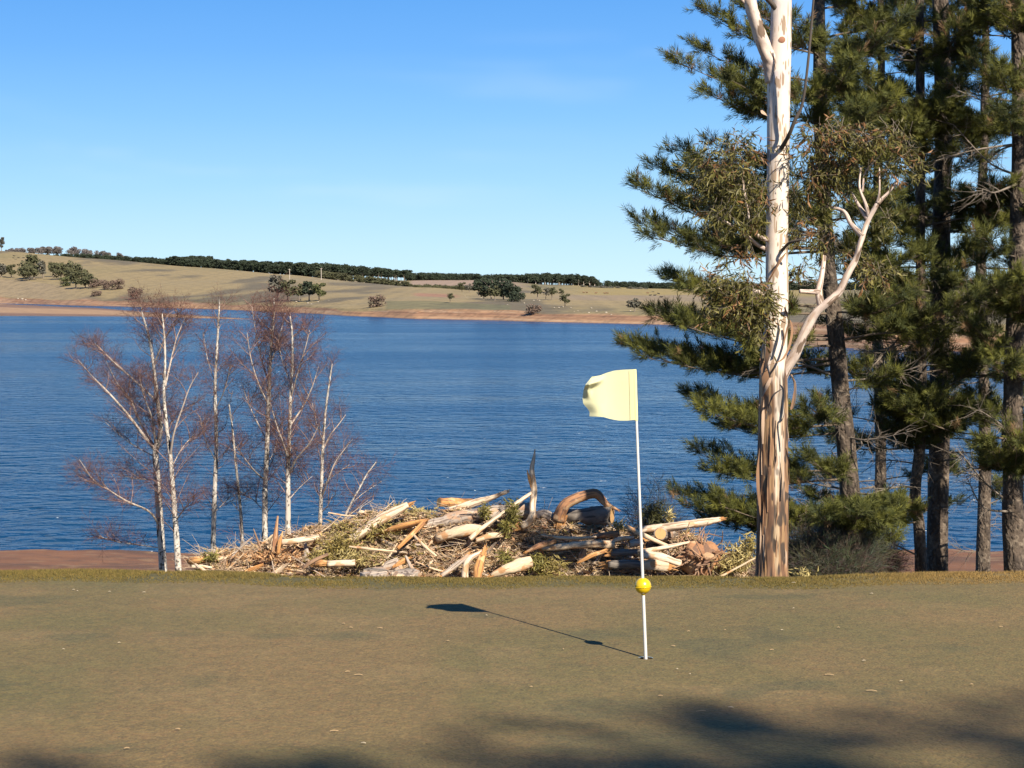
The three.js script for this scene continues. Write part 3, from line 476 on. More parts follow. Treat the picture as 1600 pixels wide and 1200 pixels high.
const mGumLimb = std({ map: gumLimb, roughness: 0.8 }), mBarkStrip = std({ color: lin(.198, .1089, .0594), side: THREE.DoubleSide }), mBarkPale = std({ color: lin(.3432, .2376, .165), side: THREE.DoubleSide }), mDarkStick = std({ color: lin(.07, .055, .045) });
const mLeaf = thinLeaf(lin(1, 1, 1), 0.3, 0.55);
{
  const z = 25.5, g = new THREE.Group(), base = P(1206, 926, z); g.position.copy(base); const r = rng(641);
  const L = (x, y, dz = 0) => P(x, y, z + dz).sub(base), m = z / F;
  const tp = [[1205, 926, 29], [1205.5, 905, 26.5], [1206, 880, 25], [1207, 820, 24.5], [1208, 720, 24], [1208.5, 620, 23.5], [1208, 575, 22], [1211, 530, 19], [1214, 470, 17.5], [1214, 380, 17], [1215.5, 280, 17.5], [1216, 190, 18], [1217, 120, 18.2], [1220, 60, 16.5], [1221, 0, 16], [1223, -80, 15]];
  const path = curve(tp.map(([x, y]) => L(x, y)), 90), tg = new Geo(), len = curveLen(path);
  const yTop = path[90].y, radY = tp.map(([x, y, q]) => [L(x, y).y, q * m]);
  tg.tube(path, path.map(q => table(radY, q.y)), 40, { rough: 0.045, seed: 643, uvScale: 1 / len, freq: 2, tight: 1.1 });
  // flare ridges at the foot come from the roughened tube; parts below
  part(g, 'trunk', tg.build(), mGum);
  const limb = (name, pts, r0, r1, mat = mGumLimb, seg = 14) => { const q = curve(pts.map(a => L(...a)), Math.max(8, pts.length * 5)), t = new Geo(); t.tube(q, (k) => lerp(r0, r1, Math.pow(k, 0.8)) * m, seg, { rough: 0.14, seed: r() * 1e4 | 0, uvScale: 0.7, tight: 5 }); return part(g, name, t.build(), mat); };
  limb('limb', [[1214, 615, 0], [1226, 582, -0.02], [1241, 556, -0.1], [1258, 518, -0.2], [1275, 489, -0.25], [1296, 470, -0.3], [1311, 456, -0.3], [1326, 425, -0.35], [1337, 404, -0.35], [1343, 385, -0.4], [1356, 345, -0.4], [1371, 318, -0.45]], 9.6, 3.4);
  limb('limb', [[1371, 318, -0.45], [1385, 304, -0.45], [1404, 283, -0.5]], 4.5, 1.2);
  limb('limb', [[1358, 340, -0.4], [1352, 318, -0.4], [1343, 293, -0.35], [1345, 262, -0.3]], 3.6, 1.2); limb('limb', [[1371, 318, -0.45], [1374, 300, -0.5], [1374, 262, -0.5]], 3, 1); limb('limb', [[1348, 300, -0.36], [1352, 270, -0.3], [1378, 240, -0.4]], 2, 0.8);
  limb('limb', [[1349, 370, -0.4], [1330, 350, -0.3], [1318, 330, -0.1], [1290, 322, 0.1]], 5, 2); limb('limb', [[1357, 343, -0.4], [1340, 318, -0.2], [1330, 300, 0.1]], 4, 1.5);
  limb('limb', [[1283, 478, -0.25], [1279, 458, -0.25], [1283, 436, -0.2], [1288, 400, 0]], 7, 3); limb('limb', [[1280, 456, -0.25], [1268, 456, -0.35], [1250, 455, -0.5]], 4.5, 3);
  limb('limb', [[1209, 128, 0], [1204, 100, -0.05], [1196, 80, -0.1], [1184, 45, -0.2], [1174, 10, -0.25], [1162, -50, -0.3]], 13, 9, mGumLimb, 18);
  limb('limb', [[1178, 14, -0.2], [1166, 5, -0.25], [1150, -12, -0.3]], 4, 3); limb('limb', [[1224, 30, 0], [1208, 8, -0.1], [1192, -10, -0.2]], 5, 4, mDarkStick);
  limb('limb', [[1200, 374, 0], [1190, 372, -0.25], [1178, 362, -0.4], [1170, 338, -0.5], [1163, 300, -0.55], [1158, 262, -0.6]], 4, 1.5); limb('limb', [[1202, 392, 0.1], [1184, 383, -0.1], [1166, 368, -0.3], [1140, 350, -0.35], [1108, 332, -0.4]], 4, 1.5); limb('limb', [[1202, 470, 0], [1180, 455, -0.3], [1150, 462, -0.5], [1120, 450, -0.6]], 4, 1.5); limb('limb', [[1204, 545, 0.1], [1190, 530, 0], [1180, 505, -0.3], [1165, 480, -0.4]], 9, 2, mDarkStick);
  limb('limb', [[1221, 232, -0.16], [1232, 212, -0.42], [1242, 188, -0.55], [1252, 168, -0.6], [1259, 128, -0.7], [1266, 60, -0.8], [1272, -10, -0.9]], 3.4, 1.6, mDarkStick); limb('limb', [[1221, 392, -0.1], [1236, 378, -0.4], [1252, 374, -0.5]], 2.8, 1.6, mDarkStick);
  const knot = new Geo(), kc = L(1222, 62, -0.145); for (let k = 0; k <= 24; k++) { const a = k / 24 * 6.283; knot.vert(kc.clone().add(V(Math.cos(a) * 0.045, Math.sin(a) * 0.042, 0.0))); } { const c = knot.vert(kc.clone().add(V(0, 0, 0.02))); for (let k = 0; k < 24; k++) knot.tri(k, k + 1, c); } part(g, 'knot', knot.build(), std({ color: lin(.26, .12, .07) }));
  // strips of shed bark
  function strip(pts, w, mat = mBarkStrip) { const q = curve(pts.map(a => L(...a)), 16), s = new Geo(); let tw = r() * 2; q.forEach((p, k) => { const t = k / 16, wd = w * m * (0.35 + 0.65 * Math.sin(Math.PI * clamp(t, 0.06, 0.94))), a = tw + t * 1.6 * (r() * 0.2 + 0.9), d = V(Math.cos(a), 0.1, Math.sin(a)).multiplyScalar(wd); s.vert(p.clone().add(d)); s.vert(p.clone().add(V(0, 0, 0.006))); s.vert(p.clone().sub(d)); }); for (let k = 0; k < 16; k++) for (let j = 0; j < 2; j++) { const a = k * 3 + j; s.tri(a, a + 1, a + 3); s.tri(a + 1, a + 4, a + 3); } return part(g, 'bark_strip', s.build(), mat); }
  strip([[1200, 515, -0.36], [1201, 545, -0.42], [1195, 575, -0.5], [1186, 600, -0.45]], 6); strip([[1203, 520, -0.36], [1206, 540, -0.42], [1200, 560, -0.48], [1188, 585, -0.4]], 4, mBarkPale); strip([[1190, 560, -0.3], [1196, 590, -0.4], [1197, 625, -0.46], [1199, 650, -0.4]], 7);
  strip([[1221, 608, -0.42], [1208, 618, -0.5], [1200, 640, -0.5], [1197, 655, -0.44]], 5, mDarkStick); strip([[1204, 590, -0.45], [1198, 605, -0.5], [1190, 622, -0.42]], 4, mBarkPale); strip([[1228, 590, -0.3], [1240, 590, -0.36], [1240, 620, -0.4], [1236, 640, -0.4]], 4); strip([[1236, 585, -0.3], [1242, 600, -0.3], [1238, 638, -0.36], [1230, 642, -0.36], [1233, 690, -0.36]], 3.2, mBarkPale); strip([[1226, 480, -0.3], [1231, 500, -0.34], [1224, 540, -0.4]], 4); strip([[1231, 520, -0.26], [1234, 500, -0.3], [1238, 515, -0.3], [1224, 560, -0.46], [1200, 571, -0.5]], 2.2);
  strip([[1228, 395, -0.3], [1216, 410, -0.36], [1202, 440, -0.36]], 2.6); strip([[1227, 398, -0.3], [1212, 420, -0.36], [1196, 448, -0.3]], 2); strip([[1203, 45, -0.2], [1198, 42, -0.25], [1190, 36, -0.25]], 4, mBarkPale); strip([[1200, 182, -0.25], [1194, 178, -0.28], [1190, 172, -0.25]], 4, mBarkPale); strip([[1228, 700, -0.32], [1233, 730, -0.34], [1231, 770, -0.34]], 3); strip([[1187, 700, -0.25], [1184, 740, -0.28], [1186, 790, -0.26]], 3);
  for (let k = 0; k < 26; k++) { const y = 620 + r() * 270, a = (r() - 0.5) * 2.4, x = 1208 + Math.sin(a) * 23.4, dz = -Math.cos(a) * 0.205; strip([[x, y, dz], [x + (r() - 0.5) * 3, y + 16 + r() * 14, dz - 0.012], [x + (r() - 0.5) * 4, y + 40 + r() * 34, dz + 0.002]], 1.6 + r() * 1.6, r() < 0.45 ? mBarkPale : mBarkStrip); }
  // leaves: hanging sprays on fine twigs
  const leaves = [], tw = new Geo();
  const clump = (x, y, rx, ry, n, dz, tone = 0) => { for (let k = 0; k < n * 1.35; k++) { const d = randDir(r), q = Math.pow(r(), 0.45), c = L(x + d.x * rx * q * 1.2, y + d.y * ry * q * 1.15, dz + d.z * rx * q * m * 1.2), dir = V((r() - 0.5) * 1.8, 0.35 - r() * 1.3, (r() - 0.5) * 1.8).normalize(), red = r() < 0.10 + tone; const end = c.clone().addScaledVector(dir, 0.2 + r() * 0.16); if (k % 2 === 0) tw.tube([c.clone().addScaledVector(dir, -0.12).add(V(0, 0.05, 0)), c, end], (t) => 0.0032 - 0.002 * t, 3, { cap: false }); for (let j = 0; j < 9; j++) { const p = c.clone().lerp(end, j / 9), ld = dir.clone().multiplyScalar(0.7).addScaledVector(randDir(r), 0.75).add(V(0, -0.35, 0)).normalize(), v = 0.6 + r() * 0.8, col = red ? [.21, .105, .042] : mix3([.075, .070, .014], [.20, .170, .045], r() * r() * 1.2); leaves.push({ p, d: ld, s: 0.55 + r() * 0.4, c: col.map(w => w * v), spin: r() * 6.28 }); } } };
  for (const a of [[1118, 248, 34, 30, 46, -0.5, 0.08], [1162, 232, 26, 24, 36, -0.5, 0.2], [1145, 275, 42, 34, 60, -0.6, 0], [1110, 292, 36, 30, 42, -0.4, 0], [1172, 300, 22, 30, 30, -0.4, 0], [1128, 330, 40, 24, 44, -0.4, 0.02], [1168, 345, 22, 22, 26, -0.5, 0], [1155, 395, 22, 12, 14, -0.4, 0.3], [1122, 442, 32, 22, 50, -0.6, 0.03], [1158, 455, 36, 30, 74, -0.6, 0.02], [1186, 470, 18, 34, 50, -0.6, 0.02], [1140, 480, 38, 22, 56, -0.5, 0], [1180, 510, 20, 18, 34, -0.5, 0],
    [1268, 222, 28, 22, 40, -0.3, 0.12], [1310, 212, 34, 24, 52, -0.3, 0.2], [1352, 225, 30, 24, 46, -0.3, 0.15], [1396, 215, 26, 22, 36, -0.4, 0.1], [1418, 250, 18, 26, 22, -0.4, 0.05], [1275, 262, 34, 26, 46, -0.2, 0.05], [1322, 258, 32, 24, 40, 0, 0.05], [1385, 268, 26, 20, 24, -0.3, 0.05], [1262, 310, 26, 28, 36, 0, 0.02], [1300, 300, 30, 22, 30, 0.1, 0.03], [1255, 360, 20, 28, 26, 0.1, 0.05], [1290, 370, 30, 22, 30, 0.2, 0.05], [1330, 395, 16, 14, 12, -0.2, 0.2], [1350, 420, 26, 18, 22, 0.2, 0.1], [1380, 425, 26, 16, 18, 0.3, 0.05], [1250, 420, 14, 24, 16, 0.2, 0.1], [1385, 345, 12, 12, 8, -0.3, 0]]) clump(...a);
  const lm = copies(leafGeo, mLeaf, leaves); lm.name = 'leaf_foliage'; lm.userData.kind = 'stuff'; g.add(lm); part(g, 'fine_twigs', tw.build(), mDeadTwig, 'stuff');
  put(g, 'gum_tree', 'tall gum tree with pale smooth upper trunk and peeling brown bark below', 'tree'); console.log('gum leaves', leaves.length);
}
// ------------------------------------------------------------------ birches
function birch(o) {
  const r = rng(o.seed), z = o.z, g = new THREE.Group(), base = P(o.trunk[0][0], o.trunk[0][1] + 6, z); base.y = Math.min(base.y - 0.1, groundY(base.x, z) - 0.05); g.position.copy(base); const m = z / F;
  const L = ([x, y, dz = 0]) => P(x, y, z + dz).sub(base);
  const pts = curve([V(0, 0, 0), ...o.trunk.map(L)], 36), tg = new Geo(); tg.tube(pts, (t) => lerp(o.r, 0.9, Math.pow(t, 0.85)) * m, 12, { rough: 0.06, seed: o.seed, uvScale: 0.28, up: V(0.3, 0, -1) }); part(g, 'trunk', tg.build(), mBirch);
  const sprays = [], tone = (y) => { return mix3([.070, .033, .026], [.128, .052, .038], r()); };
  const lg = new Geo();
  function dress(q, dens, from, depth, mat) {
    const n = q.length - 1, len = curveLen(q);
    for (let s = from * len; s < len; s += 0.088 / dens) {
      const t = s / len, k = Math.min(n - 1, Math.floor(t * n)), p = q[k].clone().lerp(q[k + 1], t * n - k), f = q[k + 1].clone().sub(q[k]).normalize(), rd = randDir(r); rd.y *= 0.4;
      const d = f.multiplyScalar(0.65).addScaledVector(rd, 0.95).add(V(0, 0.22, 0)).normalize();
      if (depth && r() < 0.34) { const l = (0.5 + r() * 0.9) * (1.15 - 0.9 * t) * (o.reach || 1), e = p.clone().addScaledVector(d, l).add(V(0, 0.1 * l, 0)), w = curve([p, p.clone().lerp(e, 0.5).addScaledVector(randDir(r), 0.07), e], 4); lg.tube(w, (a) => 0.011 - 0.008 * a, 5, { cap: false }); dress(w, dens * 0.9, 0.15, 0); }
      else sprays.push({ p, d, s: (0.5 + r() * 0.65) * (1 - 0.5 * t), c: tone(p.y), spin: r() * 6.28 });
    }
  }
  dress(pts, o.dens || 1, 0.2, 1);
  for (const [list, r0] of o.limbs || []) { const q = curve(list.map(L), list.length * 4), b = new Geo(); b.tube(q, (t) => lerp(r0 * 0.66, 0.4, t) * m, 8, { rough: 0.06, seed: r() * 999 | 0 }); part(g, 'limb', b.build(), mBirchLimb); dress(q, (o.dens || 1) * 1.1, 0.25, 1); }
  part(g, 'side_branches', lg.build(), std({ color: lin(.24, .15, .125) }), 'stuff');
  const s = copies(sprayGeo, mBirchTwig, sprays); s.name = 'fine_twigs'; s.userData.kind = 'stuff'; g.add(s);
  put(g, 'birch_tree', o.label, 'tree', 'bare white birches by the lake'); return sprays.length;
}
let sp = 0;
sp += birch({ seed: 701, z: 44, r: 7.2, dens: 1.15, label: 'leftmost birch, leaning limbs spread wide to the left', trunk: [[255, 896], [250, 820], [245, 740], [243, 704], [251, 676], [248, 640], [243, 600], [238, 556], [231, 520], [224, 496], [220, 480]], limbs: [[[[243, 704], [224, 680, -0.2], [200, 648, -0.4], [168, 612, -0.5], [144, 588, -0.5], [122, 562, -0.6]], 4.5], [[[243, 702], [228, 676, 0.2], [214, 650, 0.4], [204, 624, 0.5], [184, 600, 0.6], [160, 552, 0.8]], 4], [[[243, 696], [238, 656, -0.3], [226, 622, -0.5], [218, 590, -0.6]], 3], [[[248, 630], [216, 600, 0.3], [176, 564, 0.6], [148, 536, 0.7]], 3], [[[250, 822], [234, 800, -0.3], [196, 782, -0.7], [168, 764, -0.9], [148, 752, -1], [124, 718, -1.1]], 3.2], [[[252, 750], [215, 748, 0.4], [185, 742, 0.8]], 1.8], [[[246, 716], [200, 690, 0.6], [165, 660, 1]], 1.8], [[[252, 856], [220, 852, 0.5], [180, 846, 0.7], [150, 836, 0.8]], 1.6], [[[240, 570], [262, 520, -0.4], [280, 490, -0.6]], 2.4]] });
sp += birch({ seed: 711, z: 43, r: 6, dens: 1.0, label: 'second birch from the left, straight speckled trunk beside the leftmost birch', trunk: [[279, 896], [275, 830], [271, 775], [266, 712], [260, 664], [256, 612], [258, 560], [256, 515], [253, 490]], limbs: [[[[266, 712], [272, 676, -0.3], [284, 640, -0.4], [297, 604, -0.5], [310, 582, -0.6]], 3], [[[258, 604], [268, 560, 0.3], [276, 528, 0.4], [290, 495, 0.5]], 2.6], [[[276, 812], [290, 792, -0.4], [304, 776, -0.6]], 1.5], [[[268, 730], [285, 700, 0.5], [305, 676, 0.8]], 1.6]] });
sp += birch({ seed: 721, z: 48, r: 5.2, dens: 1.0, reach: 0.8, label: 'slender straight birch standing alone between the two birch clumps', trunk: [[333, 858], [335, 780], [338, 690], [336, 605], [339, 545], [342, 490], [343, 466]], limbs: [[[[336, 800], [352, 784, 0.4], [368, 772, 0.6]], 1.2], [[[337, 720], [322, 690, -0.5], [312, 650, -0.8]], 1.4], [[[337, 640], [352, 606, -0.4], [360, 570, -0.5]], 1.4], [[[337, 600], [324, 560, 0.4], [318, 520, 0.6]], 1.4]] });
sp += birch({ seed: 731, z: 47, r: 3.6, dens: 0.5, reach: 0.6, label: 'thin crooked birch sapling with few branches rising behind the brown debris', trunk: [[379, 860], [376, 800], [370, 740], [366, 700], [362, 660], [358, 632]], limbs: [[[[375, 800], [366, 790, 0], [360, 782, 0.1]], 1.2], [[[363, 664], [358, 640, 0.3], [364, 610, 0.4]], 1.2]] });
sp += birch({ seed: 741, z: 46, r: 5.8, dens: 1.1, label: 'tall birch with dark-blotched trunk in the middle of the right-hand clump', trunk: [[414, 856], [414, 772], [417, 700], [420, 620], [423, 552], [426, 512], [428, 482], [428, 466]], limbs: [[[[414, 750], [398, 736, -0.4], [382, 716, -0.6], [366, 694, -0.8]], 2.2], [[[418, 690], [402, 660, 0.4], [388, 630, 0.6], [378, 600, 0.8]], 2.2], [[[419, 632], [404, 600, -0.4], [392, 560, -0.6], [386, 520, -0.7]], 2.4], [[[421, 600], [408, 560, 0.5], [398, 510, 0.7], [394, 480, 0.8]], 2.2], [[[414, 800], [394, 780, 0.6], [376, 768, 0.8]], 1.4], [[[422, 570], [436, 530, 0.4], [444, 495, 0.5]], 2], [[[416, 730], [430, 700, 0.6], [438, 672, 0.9]], 1.5]] });
sp += birch({ seed: 751, z: 45, r: 5.6, dens: 1.1, label: 'white birch right of the tall blotched one, forking low into several stems', trunk: [[450, 840], [450, 780], [450, 730], [452, 690], [454, 620], [457, 560], [456, 515], [453, 494]], limbs: [[[[450, 716], [442, 692, -0.3], [432, 664, -0.4], [424, 636, -0.5], [414, 600, -0.6]], 3], [[[452, 740], [464, 716, -0.3], [484, 692, -0.5], [498, 664, -0.6]], 3], [[[454, 664], [474, 634, 0.4], [488, 604, 0.6], [498, 572, 0.7]], 2.6], [[[455, 620], [466, 580, -0.4], [478, 540, -0.5], [484, 515, -0.5]], 2.2], [[[452, 780], [468, 762, 0.5], [488, 744, 0.8]], 1.3], [[[455, 600], [440, 560, 0.5], [434, 530, 0.6]], 2]] });
sp += birch({ seed: 761, z: 45.5, r: 4.2, dens: 0.9, reach: 0.8, label: 'rightmost tall birch, slim, rising behind the left end of the log pile', trunk: [[500, 824], [502, 772], [503, 735], [505, 690], [509, 640], [514, 602], [519, 568]], limbs: [[[[503, 776], [512, 752, -0.3], [524, 722, -0.4], [540, 700, -0.5], [551, 686, -0.5]], 2.4], [[[504, 705], [516, 680, 0.3], [530, 662, 0.4], [540, 648, 0.5]], 2], [[[504, 760], [520, 744, 0.5], [546, 726, 0.6]], 1.6], [[[503, 800], [512, 790, -0.2], [520, 772, -0.3]], 1.4], [[[505, 690], [494, 660, -0.4], [488, 630, -0.5]], 1.4]] });
sp += birch({ seed: 771, z: 44.5, r: 2.4, dens: 0.8, reach: 0.7, label: 'low reddish birch shoot leaning right above the log pile', trunk: [[538, 815], [548, 788], [560, 766], [574, 740], [588, 722]], limbs: [[[[548, 788], [566, 772, 0.2], [596, 752, 0.3]], 1.2], [[[540, 806], [552, 800, -0.3], [584, 780, -0.4]], 1]] });
console.log('birch sprays', sp);
// ------------------------------------------------------------------ felled-timber pile
const wood = (seed, a, b, dark, spots) => tex(256, 512, (u, v) => { const w = fbm(u * 4, v * 5, seed, 3, 4, 5) * 0.8, s = noise(u * 16 + w, v * 6, seed + 2, 16, 6), f = noise(u * 64 + w * 3, v * 14, seed + 4, 64, 14); let c = mix3(a, b, clamp(s * 0.8 + f * 0.35 - 0.1)); c = mix3(c, dark, sm(0.60, 0.70, noise(u * 26 + w, v * 5, seed + 6, 26, 5)) * 0.8); c = mix3(c, spots, sm(0.62, 0.70, fbm(u * 5, v * 7, seed + 8, 3, 5, 7)) * 0.8); return c.map(q => q * (0.82 + 0.36 * fbm(u * 60, v * 50, seed + 9, 2, 60, 50))); });
const woodBump = tex(256, 512, (u, v) => { const w = fbm(u * 4, v * 5, 801, 3, 4, 5) * 0.8, k = 0.5 * noise(u * 16 + w, v * 6, 803, 16, 6) + 0.3 * noise(u * 64 + w * 3, v * 14, 805, 64, 14) + 0.2 * noise(u * 30, v * 40, 807, 30, 40); return [k, k, k]; }, false);
const wm = (t) => std({ map: t, bumpMap: woodBump, bumpScale: 0.0022, roughness: 0.85 });
const W = {
  pale: wm(wood(811, [.6139, .4978, .3733], [.4978, .3733, .2572], [.2323, .1493, .0913], [.4314, .2489, .1244])),
  cream: wm(wood(821, [.5807, .4563, .3152], [.4563, .3152, .1908], [.1825, .1078, .0664], [.4148, .1991, .0747])),
  grey: wm(wood(831, [.3816, .3152, .2572], [.2821, .224, .1784], [.1078, .0747, .0581], [.3484, .2074, .1244])),
  orange: wm(wood(841, [0.4472, 0.2270, 0.0755], [0.3414, 0.1561, 0.0522], [0.1626, 0.0709, 0.0349], [0.5041, 0.3405, 0.1742])),
  rust: wm(wood(851, [0.3414, 0.1702, 0.0755], [0.2439, 0.1135, 0.0581], [0.0976, 0.0568, 0.0406], [0.4065, 0.2648, 0.1509])),
  brown: wm(wood(861, [.224, .1327, .0788], [.1576, .0913, .0581], [.0664, .0415, .029], [.2987, .1825, .1078])),
  black: wm(wood(871, [.1825, .1535, .1286], [.1244, .1037, .0871], [.0415, .0332, .029], [.2323, .1825, .141])),
};
const cutFace = (() => tex(256, 256, (u, v) => { const x = u - 0.5, y = v - 0.5, q = Math.hypot(x, y), a = Math.atan2(y, x), ring = 0.5 + 0.5 * Math.sin((q + 0.02 * noise(a * 2 + 9, 2, 881)) * 130), k = 0.85 + 0.2 * fbm(u * 20, v * 20, 883, 3); let c = mix3([.4752, .288, .1224], [.396, .216, .0792], ring * 0.6); c = mix3(c, [.16, .09, .05], sm(0.82, 0.9, noise(a * 5 + 20, q * 3, 885)) * 0.6); return c.map(w => w * k); }))();
const mCut = std({ map: cutFace });
const PZ = 30, ridgeT = [[292, 886], [310, 878], [350, 874], [400, 862], [440, 852], [480, 842], [520, 822], [560, 812], [610, 808], [660, 806], [720, 806], [790, 806], [840, 812], [880, 822], [940, 832], [990, 838], [1050, 848], [1090, 858], [1130, 874], [1172, 892], [1190, 905]];
function moundY(x, z) {
  const px = 800 + F * x / z, gy = groundY(x, z), top = P(px, table(ridgeT, px), PZ).y, h = Math.max(0, top - groundY(x, PZ));
  const wide = 1.5, f = 1 - sm(0, 1, Math.abs(z - PZ) / (wide * (0.8 + 0.4 * noise(x * 0.8, z * 0.3, 901)))), ends = sm(288, 318, px) * (1 - sm(1150, 1186, px));
  return gy - 0.06 + (h + 0.06) * Math.pow(f, 0.62) * ends + (fbm(x * 2.2, z * 2.2, 903, 4) - 0.5) * 0.42 * Math.min(1, f * 3) * ends + (noise(x * 7, z * 7, 905) - 0.5) * 0.09 * ends;
}
{
  const g = new Geo(), x0 = -5.4, x1 = 4.2, z0 = 28.2, z1 = 31.9, nx = 260, nz = 100;
  for (let j = 0; j <= nz; j++) for (let i = 0; i <= nx; i++) { const x = lerp(x0, x1, i / nx), z = lerp(z0, z1, j / nz), n = fbm(x * 3, z * 3, 911, 3), px = 800 + F * x / z; let c = mix3([.1591, .0983, .0608], [.2621, .1872, .1076], sm(0.35, 0.65, n)); c = mix3(c, [.2714, .1264, .0702], sm(300, 340, px) * (1 - sm(470, 500, px)) * 0.7); c = mix3(c, [.0936, .0608, .0421], sm(0.55, 0.7, noise(x * 5, z * 5, 913)) * 0.6); g.vert(V(x, moundY(x, z), -z), x, z, c); }
  for (let j = 0; j < nz; j++) for (let i = 0; i < nx; i++) { const a = j * (nx + 1) + i, b = a + 1, c = a + nx + 1, d = c + 1; g.i.push(a, b, c, b, d, c); }
  put(new THREE.Mesh(g.build(), std({ vertexColors: true, map: landTex, roughness: 1 })), 'brush_heap', 'heap of brown bark, soil and brush under the felled logs', 'brush heap', null, 'stuff');
}
function wander(pts, n, amp, r) { const q = curve(pts, n); return q.map((p, k) => k === 0 || k === n ? p : p.clone().addScaledVector(randDir(r), amp)); }
function timber(name, label, px, rad, mat, opt = {}) {          // px: [column, row, metres ahead]; rad in photo pixels at the ends
  const r = rng(opt.seed || Math.round(px[0][0] * 7 + px[0][1] * 13)), z = px[0][2], m = z / F, pts = px.map(a => P(...a)), base = pts[0].clone(), g = new THREE.Group(); g.position.copy(base);
  const loc = pts.map(p => p.clone().sub(base)), L = curveLen(loc), n = opt.n || Math.max(8, Math.round(L / 0.05)), q = wander(loc, n, (opt.wob ?? 0.06) * rad[0] * m, r), R = (t) => { const k = t * (rad.length - 1), i = Math.min(rad.length - 2, Math.floor(k)); return lerp(rad[i], rad[i + 1], k - i) * m; };
  const t = new Geo(); t.tube(q, R, opt.seg || 16, { rough: opt.rough ?? 0.2, seed: r() * 1e5 | 0, uvScale: 0.9, flat: opt.flat || 1, freq: 2, tight: 4, up: opt.up || V(0, 0.3, -1) }); part(g, opt.body || 'log_body', t.build(), W[mat]);
  for (const e of opt.cut || []) { const at = e ? n : 0, dir = q[at].clone().sub(q[e ? n - 1 : 1]).normalize(), c = new THREE.CircleGeometry(R(e) * 0.97, 28), mesh = part(g, 'cut_end', c, mCut); mesh.position.copy(q[at]).addScaledVector(dir, 0.006); mesh.quaternion.setFromUnitVectors(V(0, 0, 1), dir); }
  for (const e of opt.splinter || (opt.cut ? [1 - opt.cut[0]] : opt.cat ? [] : [0, 1])) {
    const at = e ? n : 0, dir = q[at].clone().sub(q[e ? Math.max(0, n - 3) : Math.min(n, 3)]).normalize();
    for (let k = 0; k < (opt.spl || 9); k++) { const a = r() * 6.28, ro = R(e) * (0.25 + 0.6 * r()), s = V(Math.cos(a), Math.sin(a), 0).applyQuaternion(new THREE.Quaternion().setFromUnitVectors(V(0, 0, 1), dir)).multiplyScalar(ro), l = R(e) * (1.1 + r() * 3.2), b = q[at].clone().add(s).addScaledVector(dir, -l * 0.35), c = new Geo(); c.tube([b, b.clone().addScaledVector(dir, l * 0.6), b.clone().addScaledVector(dir, l).addScaledVector(randDir(r), 0.01)], [R(e) * 0.42, R(e) * 0.28, 0.002], 5, { flat: 0.4 }); part(g, 'splinter', c.build(false), W[opt.splMat || 'orange']); }
  }
  put(g, name, label, opt.cat || 'log', opt.group); return g;
}
const T = timber;
T('log', 'pale stripped log slanting up to a broken orange tip on the left of the pile', [[536, 853, 29.3], [560, 836, 29.2], [590, 816, 29.2], [618, 800, 29.2], [638, 789, 29.2]], [6, 8, 8.5, 7.5, 5], 'pale', { splinter: [1] });
T('log', 'thin pale log lying flat on the left crest of the pile', [[542, 815, 29.9], [570, 811, 29.9], [596, 809, 29.9]], [4, 4.5, 4], 'cream', { splinter: [0, 1], spl: 4 });
T('log', 'longest grey-barked log across the top of the pile', [[664, 822, 29.5], [700, 813, 29.5], [750, 803, 29.5], [800, 798, 29.6], [828, 797, 29.6]], [8, 9.5, 11, 12, 12.5], 'grey', { seg: 22, cut: [1] });
T('log', 'orange split heartwood blade left of the longest grey log', [[584, 838, 29.2], [610, 828, 29.1], [640, 820, 29.1], [666, 815, 29.3]], [1.5, 7, 9, 6.5], 'orange', { flat: 0.5, rough: 0.2, splinter: [0], up: V(0, 0.9, -0.5) });
T('branch', 'orange stick leaning against the end of the longest grey log', [[621, 857, 28.8], [640, 839, 28.9], [662, 817, 29.1]], [3.2, 3.8, 4], 'orange', { cat: 'branch', splinter: [1], spl: 5 });
T('log', 'log with a round orange cut end at the very top of the pile', [[686, 785, 30.0], [705, 786, 30.1], [740, 786, 30.3]], [7.5, 7, 6], 'orange', { cut: [0] });
T('log', 'pale bark-covered plank rising to the right along the crest', [[702, 798, 29.8], [735, 788, 29.8], [765, 779, 29.8], [792, 768, 29.8]], [5.5, 6, 5, 3], 'pale', { flat: 0.6, splinter: [1], spl: 4, splMat: 'cream' });
T('log', 'cream log with orange patches below the longest grey log', [[683, 842, 29.1], [710, 833, 29.0], [732, 828, 29.0], [750, 829, 29.1]], [7, 9, 10, 8], 'cream', { cut: [1] });
T('branch', 'straight pale stick crossing in front of the longest grey log', [[734, 842, 28.9], [760, 820, 29.0], [792, 797, 29.1], [812, 783, 29.2], [832, 769, 29.4]], [3.6, 3.6, 3.4, 3, 2.5], 'pale', { cat: 'branch' });
T('branch', 'long thin stick lying level low on the left of the pile', [[546, 854, 28.7], [580, 858, 28.6], [620, 862, 28.6]], [1.6, 2, 1.8], 'cream', { cat: 'branch' });
T('branch', 'thin stick slanting down to the right under the orange stick', [[647, 837, 28.8], [664, 854, 28.6], [682, 869, 28.5]], [2.2, 2.2, 1.8], 'cream', { cat: 'branch' });
T('log', 'short white log with a broken orange end beside the stump', [[512, 881, 28.3], [530, 880, 28.3], [555, 880, 28.3]], [5.5, 5.8, 5.8], 'pale', { splinter: [0], spl: 12, cut: [1] });
T('log', 'orange splintered chunk left of the short white log', [[492, 883, 28.4], [502, 881, 28.35], [513, 881, 28.35]], [3, 6, 4.5], 'orange', { rough: 0.3, splinter: [0] });
T('log', 'pale diagonal log resting low beside the upright orange stump piece', [[690, 900, 28.3], [710, 885, 28.4], [732, 868, 28.5]], [3.2, 4, 3.6], 'grey', {});
